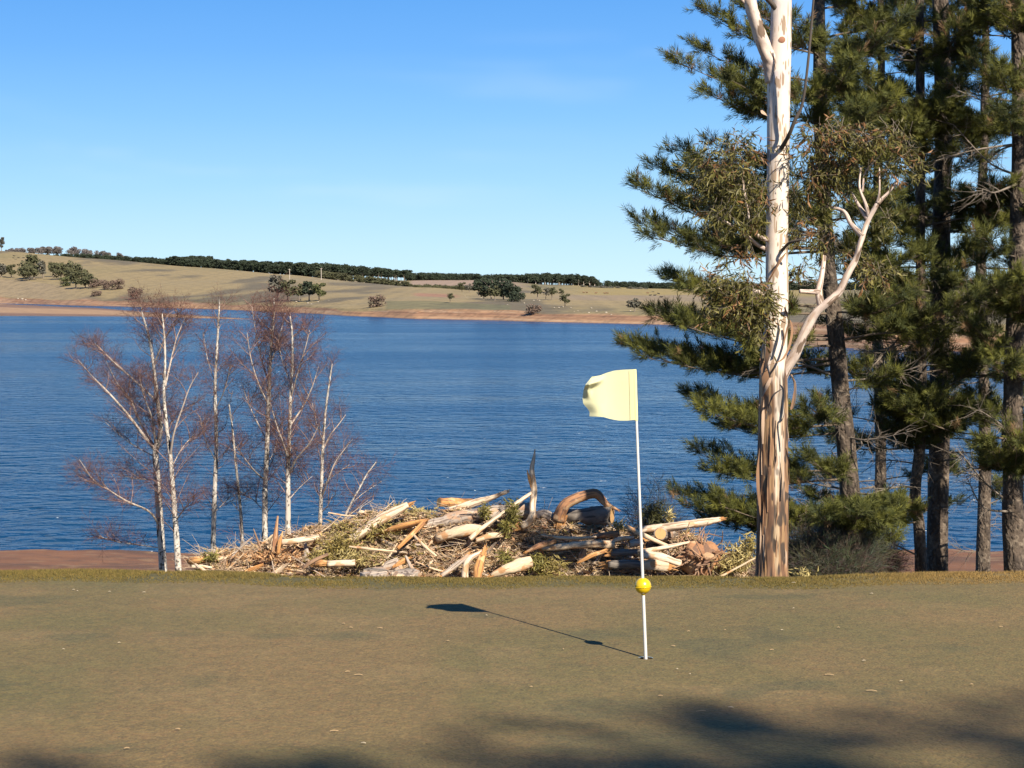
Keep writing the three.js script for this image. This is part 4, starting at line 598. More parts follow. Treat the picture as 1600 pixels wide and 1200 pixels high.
T('log', 'upright pale forked piece standing at the front of the pile', [[726, 905, 28.3], [727, 888, 28.3], [734, 873, 28.3], [756, 861, 28.4]], [6, 5.5, 5, 3.5], 'pale', { splinter: [1], spl: 5 });
T('log', 'upright orange split slab at the front of the pile', [[745, 906, 28.2], [748, 888, 28.25], [755, 864, 28.35]], [5, 8, 6], 'orange', { flat: 0.5, rough: 0.25, splinter: [1] });
T('branch', 'short stick standing on end right of the stump', [[650, 899, 28.2], [641, 883, 28.3], [634, 869, 28.4]], [3.4, 3, 2.2], 'grey', { cat: 'branch' });
{
  const s = T('log', 'tall upright snag pointing skyward from the pile', [[814, 822, 29.3], [824, 818, 29.3], [832, 806, 29.3], [832, 790, 29.35], [834, 770, 29.4], [832, 748, 29.4], [831, 732, 29.4], [834, 716, 29.4], [835.5, 704, 29.4]], [7, 6.5, 6, 5.2, 5.2, 4.4, 3.8, 2.6, 0.8], 'pale', { wob: 0.03 });
  const o = s.position, c = new Geo(); c.tube([[830, 762], [827, 748], [823.5, 734]].map(a => P(a[0], a[1], 29.33).sub(o)), [0.012, 0.028, 0.006], 6, { flat: 0.4 }); part(s, 'splinter', c.build(false), W.orange);
}
T('log', 'cream and orange log chunk at the bottom middle of the pile', [[768, 899, 28.2], [790, 889, 28.2], [812, 882, 28.25], [830, 877, 28.3]], [3.5, 8, 9.5, 8], 'cream', { rough: 0.2, splinter: [0], spl: 14 });
T('log', 'arched orange-brown trunk curving above the crest of the pile', [[872, 815, 29.6], [877, 798, 29.6], [885, 787, 29.6], [900, 779, 29.6], [916, 773, 29.6], [930, 771, 29.6], [938, 777, 29.6], [948, 788, 29.6], [966, 797, 29.6]], [10, 9.5, 9, 8.5, 8, 7.5, 6.5, 5, 1.5], 'rust', { wob: 0.03, rough: 0.1, seg: 20 });
T('log', 'thick dark log lying under the arched trunk', [[884, 808, 29.9], [905, 806, 29.8], [930, 805, 29.7], [956, 804, 29.6]], [11, 12.5, 13.5, 14], 'black', { cut: [1], seg: 22 });
T('branch', 'curved thin branch draped below the thick dark log', [[846, 836, 29.0], [870, 840, 28.9], [900, 841, 28.9], [932, 839, 28.9]], [1.6, 2.3, 2.6, 2], 'cream', { cat: 'branch' });
T('log', 'level log with orange patches across the right middle of the pile', [[846, 857, 28.8], [890, 853, 28.8], [930, 850, 28.8], [961, 851, 28.8]], [4, 5.5, 6, 6], 'cream', { cut: [1] });
T('log', 'short orange-ended log above the level log near the flagstick', [[928, 838, 29.1], [945, 836, 29.0], [968, 833, 29.0]], [4.5, 5, 5.2], 'rust', { cut: [1] });
T('log', 'small white chip of log beside the flagstick', [[958, 846, 28.8], [970, 842, 28.8], [990, 840, 28.9]], [2, 4.5, 3], 'pale', { flat: 0.6 });
T('log', 'dark wet-looking log low behind the flagstick, uppermost of two', [[955, 864, 28.8], [980, 863, 28.8], [1006, 863, 28.8]], [5.5, 6, 6], 'black', {});
T('log', 'dark wet-looking log low behind the flagstick, lower of two', [[950, 882, 28.6], [980, 881, 28.6], [1008, 883, 28.6]], [6, 7, 7], 'black', {});
T('log', 'grey stub just left of the flagstick', [[984, 851, 28.8], [992, 849, 28.8], [1003, 847, 28.9]], [6, 6.5, 6.5], 'grey', { cut: [0] });
T('log', 'pale log pointing right with a ragged orange broken end', [[1000, 829, 29.2], [1035, 825, 29.1], [1072, 820, 29.0], [1100, 816, 29.0], [1126, 812, 29.0]], [5.5, 6, 6.5, 6, 4], 'pale', { splinter: [1], spl: 16 });
T('log', 'log cut end facing the green, right of the flagstick', [[1032, 834, 28.9], [1040, 836, 29.4], [1054, 840, 30.2]], [9, 9.5, 10], 'grey', { cut: [0], seg: 20 });
T('branch', 'pale stick slanting down to the right behind the flagstick', [[978, 823, 29.0], [1005, 836, 28.8], [1046, 855, 28.7]], [3.8, 3.8, 2.8], 'cream', { cat: 'branch' });
T('branch', 'pale branch rising right from the flagstick', [[1006, 861, 28.6], [1040, 855, 28.6], [1078, 847, 28.7]], [3, 3.6, 1.6], 'pale', { cat: 'branch' });
T('log', 'pale log sloping down right of the flagstick', [[1005, 866, 28.6], [1030, 870, 28.5], [1064, 881, 28.5]], [6, 6.5, 6], 'pale', { cut: [1] });
T('log', 'broad orange and cream slab low right of the flagstick', [[1003, 884, 28.4], [1022, 882, 28.4], [1044, 886, 28.4]], [8, 10, 7], 'cream', { rough: 0.25, flat: 0.7, splinter: [1], spl: 8 });
T('log', 'broken orange log end at the far left of the pile', [[297, 877, 29.2], [307, 876, 29.1], [320, 874, 29.1]], [5, 6.5, 5], 'orange', { rough: 0.25, splinter: [0], spl: 10 });
T('branch', 'pale stick lying at the far left end of the pile', [[300, 885, 28.9], [315, 885, 28.9], [331, 887, 28.9]], [2.4, 2.6, 1.6], 'pale', { cat: 'branch' });
T('branch', 'pale stick dipping to the grass at the far left end', [[305, 882, 28.9], [316, 889, 28.8], [328, 897, 28.7]], [2, 2.4, 1.6], 'pale', { cat: 'branch' });
T('branch', 'taller of two orange stakes sticking up on the left of the pile', [[428, 864, 29.0], [430, 840, 29.0], [434, 806, 29.0]], [4, 4, 1.2], 'rust', { cat: 'branch', rough: 0.2 });
T('branch', 'shorter of two orange stakes sticking up on the left of the pile', [[434, 866, 28.9], [437, 848, 28.9], [442, 830, 28.9]], [3.4, 3, 0.8], 'orange', { cat: 'branch', rough: 0.2 });
T('log', 'smooth pale log jutting left from under the leaves', [[438, 847, 29.1], [465, 845, 29.1], [497, 840, 29.3]], [4, 5, 5], 'pale', { splinter: [0], spl: 6 });
T('branch', 'forked grey branch standing on the brown debris', [[360, 874, 29.2], [370, 862, 29.2], [382, 850, 29.2], [394, 840, 29.2]], [2.4, 2, 1.8, 0.8], 'grey', { cat: 'branch' });
T('branch', 'dark branch leaning left before the tall blotched birch', [[408, 858, 29.4], [402, 842, 29.4], [396, 826, 29.4]], [1.8, 1.5, 0.6], 'brown', { cat: 'branch' });
T('branch', 'brown bough sloping up from the grass left of the white log', [[474, 888, 28.5], [490, 876, 28.5], [512, 866, 28.7]], [3.2, 3.4, 2.4], 'brown', { cat: 'branch' });
T('branch', 'long pale twig level along the crest behind the slanting log', [[513, 801, 30], [545, 806, 30], [580, 803, 30], [606, 798, 30]], [1, 1.2, 1, 0.6], 'cream', { cat: 'branch' });
T('log', 'grey log half buried beneath the tall snag', [[836, 808, 29.8], [850, 804, 29.8], [868, 812, 29.7]], [7, 8, 7], 'grey', { cut: [1] });
T('log', 'weathered log under the crest left of the tall snag', [[745, 845, 28.9], [765, 838, 28.9], [784, 836, 29]], [4, 4.5, 4], 'cream', { cut: [0] });
T('log', 'rust-coloured slab lying below the curved thin branch', [[824, 862, 28.6], [845, 852, 28.6], [866, 846, 28.7]], [3, 5, 3.5], 'rust', { flat: 0.5, rough: 0.2 });
T('log', 'orange splinter slab among dry leaves left of the flagstick', [[905, 878, 28.4], [925, 868, 28.4], [948, 860, 28.5]], [2, 4.5, 3], 'orange', { flat: 0.4, rough: 0.25 });
T('log', 'orange chip lying right of the stump', [[618, 884, 28.3], [632, 876, 28.4], [640, 872, 28.4]], [3, 5, 2], 'orange', { flat: 0.5, rough: 0.3 });
T('log', 'low log end poking out right of the root ball', [[1120, 884, 28.5], [1140, 884, 28.5], [1158, 888, 28.6]], [3.5, 3.5, 3], 'brown', {});
T('branch', 'long bare stick leaning against the foot of the gum', [[1124, 902, 28.2], [1150, 888, 28.2], [1180, 872, 28.2]], [2, 1.8, 1.2], 'cream', { cat: 'branch' });
{ // stump: segments of weathered grey wood round a core
  const g = new THREE.Group(), c = P(610, 905, 28.0); c.y = groundY(c.x, 28.0) - 0.05; g.position.copy(c); const r = rng(921), N = 13, top = P(610, 893, 28.0).y - c.y;
  for (let k = 0; k < N; k++) { const a0 = k / N * 6.283, a1 = (k + 0.9) / N * 6.283, R = 0.42 * (0.94 + r() * 0.12), h = top * (0.86 + r() * 0.22), s = new THREE.Shape(); s.moveTo(0.06 * Math.cos((a0 + a1) / 2), 0.06 * Math.sin((a0 + a1) / 2)); for (let j = 0; j <= 5; j++) { const a = lerp(a0, a1, j / 5), q = R * (1 + 0.025 * (r() - 0.5)); s.lineTo(q * Math.cos(a), q * Math.sin(a)); } s.closePath(); const e = new THREE.ExtrudeGeometry(s, { depth: h, bevelEnabled: true, bevelSize: 0.008, bevelThickness: 0.01, bevelSegments: 1 }); e.rotateX(-Math.PI / 2); part(g, 'stump_segment', e, W[['grey', 'grey', 'cream', 'black'][Math.floor(r() * 3.2)]]); }
  const sl = new Geo(), o = g.position; sl.tube([[594, 895], [606, 884], [616, 881], [628, 893]].map(a => P(a[0], a[1], 28.35).sub(o)), [0.02, 0.07, 0.1, 0.03], 8, { flat: 0.4, rough: 0.2 }); part(g, 'split_slab', sl.build(), W.grey);
  put(g, 'tree_stump', 'low grey cracked tree stump at the front of the pile', 'stump');
}
{ // root ball
  const g = new THREE.Group(), c = P(1094, 872, 28.7); g.position.copy(c); const r = rng(931), s = new THREE.IcosahedronGeometry(0.27, 5), p = s.attributes.position;
  for (let k = 0; k < p.count; k++) { const v = V(p.getX(k), p.getY(k), p.getZ(k)), n = 1 + 0.55 * (fbm(v.x * 6 + 9, v.y * 6 + v.z * 5, 933, 4) - 0.5); p.setXYZ(k, v.x * n * 1.15, v.y * n * 1.05, v.z * n); } s.computeVertexNormals(); part(g, 'soil_core', s, W.rust);
  for (let k = 0; k < 64; k++) { const d = randDir(r), q = new Geo(), a = d.clone().multiplyScalar(0.2), b = d.clone().multiplyScalar(0.33).addScaledVector(randDir(r), 0.08), e = d.clone().multiplyScalar(0.36 + r() * 0.16).addScaledVector(randDir(r), 0.2); q.tube(curve([a, b, e], 6), (t) => (0.018 - 0.013 * t) * (0.5 + r() * 0.1 + 0.5), 6, { rough: 0.15 }); part(g, 'root', q.build(), k % 3 ? W.brown : W.rust); }
  put(g, 'root_ball', 'upturned root ball of tangled brown roots at the right end of the pile', 'root ball');
}
// loose sticks on the heap
const tint = { cream: 'tan', pale: 'pale cream', grey: 'grey', brown: 'dark brown', orange: 'orange', rust: 'rusty brown' };
const pileSide = (px) => px < 460 ? 'in the low left end' : px < 600 ? 'below the slanting pale log' : px < 760 ? 'around the longest grey log' : px < 880 ? 'below the tall upright snag' : px < 1000 ? 'below the arched trunk' : 'between flagstick and gum';
{
  const r = rng(941), mats = ['cream', 'pale', 'grey', 'brown', 'cream', 'pale'];
  for (let k = 0; k < 290; k++) {
    const px = 330 + r() * 830, z = 28.45 + r() * 1.4, x = (px - 800) / F * z, a = (r() - 0.5) * 2.6 + (r() < 0.5 ? Math.PI : 0), L = 0.3 + r() * r() * 1.2, dx = Math.cos(a) * L * 0.5, dz = Math.sin(a) * L * 0.25, lift = 0.035 + r() * 0.05;
    const A = V(x - dx, moundY(x - dx, z - dz) + lift, -(z - dz)), B = V(x + dx, moundY(x + dx, z + dz) + lift + (r() < 0.2 ? r() * 0.3 : 0), -(z + dz)), mid = A.clone().lerp(B, 0.5); mid.y = Math.max(mid.y, moundY(x, z) + lift * 0.6); mid.addScaledVector(randDir(r), 0.06 * L);
    const t = new Geo(), o = A.clone(), w = 0.006 + r() * r() * 0.028; t.tube(curve([A, mid, B].map(q => q.clone().sub(o)), 6), (q) => w * (1 - 0.6 * q), 6, { rough: 0.12, seed: k });
    const mk = mats[Math.floor(r() * 6)], m = new THREE.Mesh(t.build(), W[mk]), side = pileSide(px); m.position.copy(o); put(m, 'stick', `${tint[mk]} ${L > 0.75 ? 'long' : 'short'} loose stick on the brush heap, ${side}`, 'stick', `${tint[mk]} ${L > 0.75 ? 'long' : 'short'} sticks on the heap, ${side}`);
  }
}
{ // torn slabs of bark and split wood
  const r = rng(945), mats = ['cream', 'orange', 'rust', 'pale', 'brown', 'cream', 'grey'];
  for (let k = 0; k < 170; k++) {
    const px = 320 + r() * 830, z = 28.5 + r() * 1.3, x = (px - 800) / F * z, L = 0.16 + r() * 0.42, d = V(r() - 0.5, (r() - 0.4) * 0.6, (r() - 0.5) * 0.6).normalize(), o = V(x, moundY(x, z) + 0.02 + r() * 0.06, -z), w = 0.018 + r() * 0.045, t = new Geo();
    t.tube(wander([d.clone().multiplyScalar(-L / 2), d.clone().multiplyScalar(-L / 6).add(V(0, 0.03 * r(), 0)), d.clone().multiplyScalar(L / 2)], 7, 0.006, r), (q) => w * (0.35 + 0.65 * Math.sin(Math.PI * clamp(q * 0.8 + 0.15))), 7, { rough: 0.35, seed: k, flat: 0.28, freq: 1, tight: 9, up: V(0, 0.6 + r(), -0.8) });
    const mk = mats[Math.floor(r() * 7)], m = new THREE.Mesh(t.build(), W[mk]), side = pileSide(px); m.position.copy(o); put(m, 'bark_piece', `${tint[mk]} torn bark piece, ${side}`, 'bark', `${tint[mk]} torn bark, ${side}`);
  }
}
// dry leaves, chips and green sprays on the heap
{
  const r = rng(951), leaves = [], chips = [], bits = [];
  for (let k = 0; k < 21000; k++) {
    const px = 302 + r() * 876, z = 28.35 + r() * 2.0, x = (px - 800) / F * z, n = fbm(x * 1.6, z * 1.6, 953, 3), y = moundY(x, z) + 0.01 + r() * 0.07; if (n < 0.36 && r() < 0.6) continue;
    const olive = sm(490, 540, px) * (1 - sm(640, 700, px)) * 0.55 + 0.12, gr = r() < olive, v = 0.6 + r() * 0.75, c = (gr ? mix3([.1872, .1451, .0374], [.3182, .2434, .0796], r()) : mix3([.337, .1872, .0842], [.5429, .3931, .2059], r())).map(q => q * v);
    const d = V(r() - 0.5, (r() - 0.4) * 0.45, r() - 0.5).normalize(); leaves.push({ p: V(x, y, -z), d, s: 0.5 + r() * 0.6, c, spin: r() * 6.28 });
    if (k % 6 === 0) chips.push({ p: V(x, y, -z), d, s: V(0.6 + r(), 0.4 + r() * 1.3, 0.6 + r()), c: mix3([.2808, .131, .0562], [.5803, .4399, .2995], r()).map(q => q * v), spin: r() * 6.28 });
    if (k % 3 === 0) bits.push({ p: V(x, y, -z), d: V(r() - 0.5, (r() - 0.5) * 0.3, (r() - 0.5) * 0.6).normalize(), s: V(0.7 + r() * 0.8, 0.5 + r() * 1.5, 0.7 + r() * 0.8), c: mix3([.1872, .1217, .0796], [.5242, .4025, .2714], r()), spin: r() * 6.28 });
  }
  const green = (px, py, rx, ry, n, z, tone) => { for (let k = 0; k < n * 0.95; k++) { const p = P(px + (r() + r() - 1) * rx, py + (r() + r() - 1) * ry, z + (r() - 0.5) * 0.3), v = 0.65 + r() * 0.7, c = tone.map(q => q * v); leaves.push({ p, d: V(r() - 0.5, (r() - 0.62) * 0.9, r() - 0.5).normalize(), s: 0.5 + r() * 0.45, c, spin: r() * 6.28 }); } };
  const G1 = [.1778, .1544, .0393], G2 = [.2808, .22, .0702], G3 = [.065, .065, .0234], G4 = [.3744, .2995, .1217];
  for (const a of [[800, 802, 14, 26, 420, 29.1, G1], [790, 825, 12, 16, 220, 29.0, G1], [758, 798, 8, 14, 170, 29.2, G1], [842, 882, 16, 20, 380, 28.5, G1], [862, 885, 30, 16, 300, 28.5, G2], [790, 872, 12, 14, 200, 28.6, G1], [590, 828, 46, 16, 520, 29.2, G2], [530, 850, 40, 22, 620, 29.0, G2], [560, 870, 50, 14, 420, 28.7, G4], [500, 868, 24, 14, 240, 28.8, G2], [652, 800, 40, 8, 240, 29.8, G4], [328, 870, 14, 8, 160, 29.1, G1], [1022, 806, 22, 24, 700, 29.5, G3], [1046, 806, 8, 16, 90, 29.3, G4], [1156, 868, 24, 26, 720, 28.6, G4], [1140, 884, 30, 16, 360, 28.5, G4], [1172, 850, 12, 20, 200, 28.6, G2], [968, 822, 14, 8, 130, 29.1, G2], [536, 822, 20, 8, 120, 29.6, G2], [420, 868, 70, 10, 300, 29.0, [.442, .247, .117]], [1256, 894, 30, 8, 90, 27.5, G4]]) green(...a);
  const chip = new THREE.BoxGeometry(0.03, 0.1, 0.008), bit = new Geo(); bit.tube(curve([V(0, 0, 0), V(0.012, 0.12, 0.01), V(-0.006, 0.26, 0)], 3), (t) => 0.0042 - 0.0022 * t, 4, { cap: false });
  put(copies(leafGeo, mLeaf, leaves), 'dry_gum_leaves', 'dry and green gum leaves strewn over the timber pile', 'leaves', null, 'stuff');
  put(copies(chip, std({ roughness: 0.95 }), chips), 'bark_chips', 'torn bark chips and wood splinters scattered on the pile', 'bark chips', null, 'stuff');
  put(copies(bit.build(), std({ roughness: 0.9 }), bits), 'fine_brushwood', 'fine brushwood and twigs tangled through the pile', 'twigs', null, 'stuff');
}
// ------------------------------------------------------------------ dark shrub under the pines, dry bush tops
function shrub(px, py, z, w, h, n, col, label, name = 'bare_shrub') {
  const g = new THREE.Group(), base = P(px, py, z), r = rng(Math.round(px * 3 + py)), st = new Geo(), sprays = []; base.y = groundY(base.x, z) - 0.03; g.position.copy(base);
  for (let k = 0; k < n; k++) { const a = r() * 6.28, q = Math.sqrt(r()), e = V(Math.cos(a) * w * q, h * (0.5 + 0.5 * r()) * (1 - 0.35 * q * q), Math.sin(a) * w * q), b = V(e.x * 0.15, 0, e.z * 0.15), p = curve([b, b.clone().lerp(e, 0.5).addScaledVector(randDir(r), 0.06), e], 5); st.tube(p, (t) => 0.011 - 0.008 * t, 4, { cap: false }); for (let j = 0; j < 7; j++) sprays.push({ p: p[1 + Math.floor(r() * 5)].clone(), d: e.clone().normalize().addScaledVector(randDir(r), 0.8).add(V(0, 0.3, 0)).normalize(), s: 0.45 + r() * 0.45, c: col.map(v => v * (0.6 + r() * 0.8)), spin: r() * 6.28 }); }
  part(g, 'stems', st.build(), std({ color: lin(...col.map(v => v * 1.1)) }), 'stuff'); const s = copies(sprayGeo, mBirchTwig, sprays); s.name = 'fine_twigs'; s.userData.kind = 'stuff'; g.add(s); put(g, name, label, 'shrub');
}
shrub(1278, 905, 29.5, 0.62, 0.62, 240, [.055, .05, .03], 'dense dark shrub between the gum and the leaning pine');
shrub(1310, 905, 30.2, 0.5, 0.66, 200, [.055, .05, .03], 'dark twiggy shrub close left of the leaning pine');
shrub(1362, 905, 33.2, 0.42, 0.72, 70, [.085, .048, .036], 'reddish bare shrub right of the leaning pine base');
shrub(1022, 838, 30.6, 0.3, 1.75, 40, [.05, .045, .036], 'dark dead treetop sticking up behind the right of the pile', 'dead_treetop');
// ------------------------------------------------------------------ far trees
function crownGeo(seed, lobes, n, size, flat = 0.7) {
  const r = rng(seed), g = new Geo();
  for (let k = 0; k < n; k++) { const l = lobes[Math.floor(r() * lobes.length)], d = randDir(r), q = 0.55 + 0.5 * r(), p = V(l[0] + d.x * l[3] * q, l[1] + d.y * l[3] * q * (l[4] || 1), l[2] + d.z * l[3] * q), nrm = d.clone().addScaledVector(randDir(r), 0.9).normalize(), t = nrm.clone().cross(randDir(r)).normalize(), b = nrm.clone().cross(t), s = size * (0.6 + r() * 0.8); const a = g.vert(p.clone().addScaledVector(t, s)), c = g.vert(p.clone().addScaledVector(b, s * flat)), e = g.vert(p.clone().addScaledVector(t, -s).addScaledVector(nrm, -s * 0.3)), f = g.vert(p.clone().addScaledVector(b, -s * flat)); g.tri(a, c, e); g.tri(a, e, f); }
  return g.build(false);
}
function lobesOf(seed, y0, y1, w, n) { const r = rng(seed), out = []; for (let k = 0; k < n; k++) { const y = lerp(y0, y1, r()), t = (y - y0) / (y1 - y0), q = w * Math.sqrt(Math.max(0.1, 1 - sq((t - 0.4) / 0.75))) * 0.75, a = r() * 6.28; out.push([Math.cos(a) * q * r(), y, Math.sin(a) * q * r(), w * (0.34 + 0.22 * r()), 0.8]); } return out; }
const farLeaf = (r, g, b) => thinLeaf(lin(r, g, b), 0.15, 0.9), farM = { gum: farLeaf(.075, .075, .036), dark: farLeaf(.026, .036, .020), olive: farLeaf(.085, .092, .036), bare: std({ color: lin(.115, .078, .058) }), grey: farLeaf(.10, .095, .075), lilac: farLeaf(.135, .12, .115), trunk: std({ color: lin(.16, .125, .10) }), white: std({ color: lin(.42, .36, .31) }) };
const farKinds = {};
for (const [k, y0, y1, w, lob, n, size] of [['round', 0.36, 0.9, 0.36, 11, 620, 0.052], ['wide', 0.30, 0.88, 0.52, 14, 760, 0.055], ['tall', 0.22, 0.93, 0.24, 12, 600, 0.046], ['bush', 0.12, 0.8, 0.6, 13, 700, 0.055], ['open', 0.48, 0.93, 0.42, 8, 360, 0.05]]) {
  farKinds[k] = [0, 1, 2].map(v => { const lb = lobesOf(1001 + v * 31 + y0 * 100, y0, y1, w, lob), tr = new Geo(), r = rng(1100 + v); tr.tube(curve([V(0, -0.04, 0), V(0.015, y0 * 0.6, 0.01), V(-0.01, y0 + 0.18, 0)], 6), (t) => 0.03 - 0.014 * t, 7); for (let j = 0; j < 5; j++) { const l = lb[j % lb.length]; tr.tube([V(0, y0 * 0.75, 0), V(l[0] * 0.5, lerp(y0 * 0.75, l[1], 0.6), l[2] * 0.5), V(l[0], l[1], l[2])], (t) => 0.013 - 0.009 * t, 5, { cap: false }); } return [crownGeo(1200 + v + w * 50, lb, n, size), tr.build()]; });
}
let farN = 0;
function farTree(px, by, ty, kind, mat, label, group, name = 'paddock_tree', trunk = 'trunk', wide = 1) {
  const p = farAt(px, by), h = P(px, ty, -p.z).y - p.y, g = new THREE.Group(), [cr, tr] = farKinds[kind][farN++ % 3]; g.position.copy(p); g.position.y -= h * 0.02; g.rotation.y = farN * 2.1; g.scale.set(h * wide * 1.32, h * 1.08, h * wide * 1.32);
  part(g, 'trunk', tr, farM[trunk]); part(g, 'crown', cr, farM[mat]); put(g, name, label, kind === 'bush' ? 'bush' : 'tree', group);
}
const LC = 'trees of the clump on the far left bank';
for (const a of [[2, 433, 412, 'wide', 'grey', 'greyish gum at the left edge of the far left clump'], [18, 434, 413, 'round', 'gum', 'rounded gum second from the left edge on the far bank'], [37, 436, 409, 'wide', 'gum', 'broad gum left of the tallest tree in the far left clump'], [53, 435, 400, 'round', 'gum', 'tallest tree of the far left clump, with a tufted top'], [47, 438, 414, 'wide', 'gum', 'wide gum in front of the tallest tree of the far left clump'], [67, 435, 407, 'tall', 'grey', 'narrow upright grey tree in the far left clump'], [83, 432, 411, 'round', 'gum', 'rounded tree right of the narrow grey tree'], [96, 437, 410, 'wide', 'gum', 'large tree in the right half of the far left clump'], [111, 442, 409, 'wide', 'gum', 'largest tree at the centre right of the far left clump'], [102, 447, 431, 'bush', 'olive', 'low olive bush at the foot of the far left clump'], [119, 450, 424, 'round', 'gum', 'tree with a visible trunk near the right end of the far left clump'], [133, 450, 425, 'wide', 'gum', 'last full tree at the right end of the far left clump'], [2, 391, 372, 'tall', 'grey', 'lone tree cut by the left edge on the hilltop']]) farTree(...a, a[4] === 'grey' && a[0] === 2 && a[1] === 391 ? undefined : LC);
for (const a of [[151, 450, 433, 'bush', 'bare', 'bare brown bush next to the far left clump'], [168, 453, 437, 'bush', 'bare', 'dark bare bush in the middle of the row by the far left clump'], [183, 453, 435, 'bush', 'bare', 'rightmost dark bush of the row by the far left clump'], [151, 464, 451, 'bush', 'bare', 'small bare shrub low on the far left bank'], [212, 467, 448, 'bush', 'bare', 'reddish bare bush above the leftmost birch'], [587, 481, 460, 'bush', 'bare', 'round brown bush alone on the far grass slope'], [835, 491, 472, 'bush', 'bare', 'rounded bare bush at the edge of the far sand'], [1041, 489, 478, 'bush', 'bare', 'low bare bush right of the lone domed tree']]) farTree(...a, undefined, 'far_bush', 'trunk', a[0] === 587 ? 1.1 : 1);
const CC = 'five trees grouped on the far shore';
for (const a of [[434, 470, 432, 'round', 'grey', 'reddish-grey leftmost tree of the five on the far shore'], [450, 470, 437, 'round', 'gum', 'second tree of the five grouped on the far shore'], [467, 470, 443, 'round', 'gum', 'smallest middle tree of the five on the far shore'], [483, 470, 441, 'round', 'dark', 'dark fourth tree of the five on the far shore'], [499, 469, 442, 'round', 'olive', 'green rightmost tree of the five on the far shore']]) farTree(...a, CC);
farTree(703, 474, 459, 'open', 'gum', 'small lone tree on the far slope left of the dark grove');
for (const a of [[748, 463, 438, 'round', 'dark', 'leftmost tree of the dark evergreen grove'], [768, 468, 434, 'wide', 'dark', 'tallest tree of the dark evergreen grove'], [786, 469, 436, 'wide', 'dark', 'broad tree right of the tallest in the dark grove'], [800, 471, 445, 'wide', 'dark', 'tree on the right flank of the dark evergreen grove'], [809, 472, 452, 'bush', 'dark', 'lowest tree at the right end of the dark grove'], [773, 470, 446, 'round', 'gum', 'paler gum standing in front of the dark grove'], [756, 468, 449, 'round', 'gum', 'grey-green gum at the front left of the dark grove']]) farTree(...a, 'trees of the dark grove');
for (const a of [[722, 456, 441, 'round', 'gum', 'taller hedge tree left of the dark grove'], [733, 458, 443, 'round', 'grey', 'grey hedge tree nearest the dark grove'], [840, 469, 446, 'open', 'gum', 'leftmost of the paddock gums right of the dark grove'], [853, 469, 452, 'open', 'grey', 'thin forked gum second in the paddock row'], [862, 469, 450, 'open', 'gum', 'third gum in the paddock row'], [878, 464, 452, 'open', 'gum', 'gum at the back right of the paddock row'], [883, 478, 459, 'round', 'gum', 'rounded nearest gum of the paddock row'], [991, 487, 466, 'round', 'grey', 'lone domed grey tree near the right of the far shore']]) farTree(...a, undefined, 'paddock_tree', 'trunk', a[0] === 991 ? 1.25 : 1);
// belts of wood along the skyline
{
  const belt = (label, list, mat, kind, seed, trunk = 'trunk', tall = 1) => {
    const r = rng(seed), A = [], name = 'far_wood';
    for (const [x0, x1, b0, b1, t0, t1, z0, z1, n, lift = 0] of list) for (let k = 0; k < n; k++) { const t = r(), px = lerp(x0, x1, t), by = lerp(b0, b1, t), ty = lerp(t0, t1, t) + (r() - 0.35) * 3.2, z = lerp(z0, z1, t) + r() * 60, p = P(px, by + 1.5, z), h = (P(px, ty, z).y - p.y) * tall * 1.04, w = h * (0.9 + r() * 0.5), v = 0.75 + r() * 0.5; A.push({ p, d: YUP, s: V(w, h, w), c: [v, v, v * (0.95 + r() * 0.1)], spin: r() * 6.28 }); }
    const g = new THREE.Group(), sets = [[], [], []]; A.forEach((e, k) => sets[k % 3].push(e));
    sets.forEach((s, k) => { if (!s.length) return; const c = copies(farKinds[kind][k][0], farM[mat], s); c.name = 'crowns'; c.userData.kind = 'stuff'; g.add(c); const t = copies(farKinds[kind][k][1], farM[trunk], s); t.name = 'trunks'; t.userData.kind = 'stuff'; g.add(t); });
    put(g, name, label, 'wood', null, 'stuff');
  };
  belt('pale lilac-grey gums along the left hilltop skyline', [[14, 96, 398, 402, 389, 387, 2850, 2850, 30], [105, 140, 403, 405, 386, 392, 2850, 2850, 12], [150, 192, 405, 408, 393, 397, 2850, 2850, 14], [8, 30, 396, 397, 390, 389, 2850, 2850, 6]], 'lilac', 'open', 1301);
  belt('low dark wood along the left ridge', [[60, 150, 403, 408, 397, 398, 2640, 2640, 40], [120, 270, 405, 418, 396, 405, 2600, 2500, 90]], 'dark', 'wide', 1303);
  belt('dense dark pine plantation on the ridge left of centre', [[264, 500, 417, 438, 402, 413, 2450, 2150, 210], [262, 330, 417, 423, 401, 401, 2450, 2400, 50]], 'dark', 'round', 1305);
  belt('brownish scrub wood at the right end of the plantation', [[490, 640, 437, 450, 422, 440, 2120, 1650, 80], [560, 645, 442, 450, 432, 443, 1900, 1650, 40]], 'gum', 'round', 1307);
  belt('tall skyline trees behind the scrub wood', [[500, 640, 438, 440, 413, 424, 2950, 2950, 70]], 'dark', 'open', 1309);
  belt('dark distant tree belt along the skyline in the middle', [[635, 840, 439, 446, 426, 430, 2850, 2900, 120], [900, 1075, 452, 455, 438, 443, 2900, 3000, 70], [1075, 1660, 455, 455, 440, 441, 2900, 3000, 160]], 'dark', 'wide', 1311);
  belt('row of tall pines with pale bare trunks on the skyline', [[830, 930, 447, 451, 428, 434, 2850, 2900, 56], [820, 905, 447, 450, 429, 431, 2890, 2890, 40]], 'dark', 'open', 1313, 'white');
  belt('brown hedge running down to the dark grove', [[648, 752, 451, 459, 443.5, 446, 1520, 1500, 60]], 'gum', 'bush', 1315);
  belt('grey scrub at the edge of the yellow paddock', [[905, 1010, 455, 456.5, 446, 449, 2500, 2550, 34]], 'grey', 'wide', 1317);
}
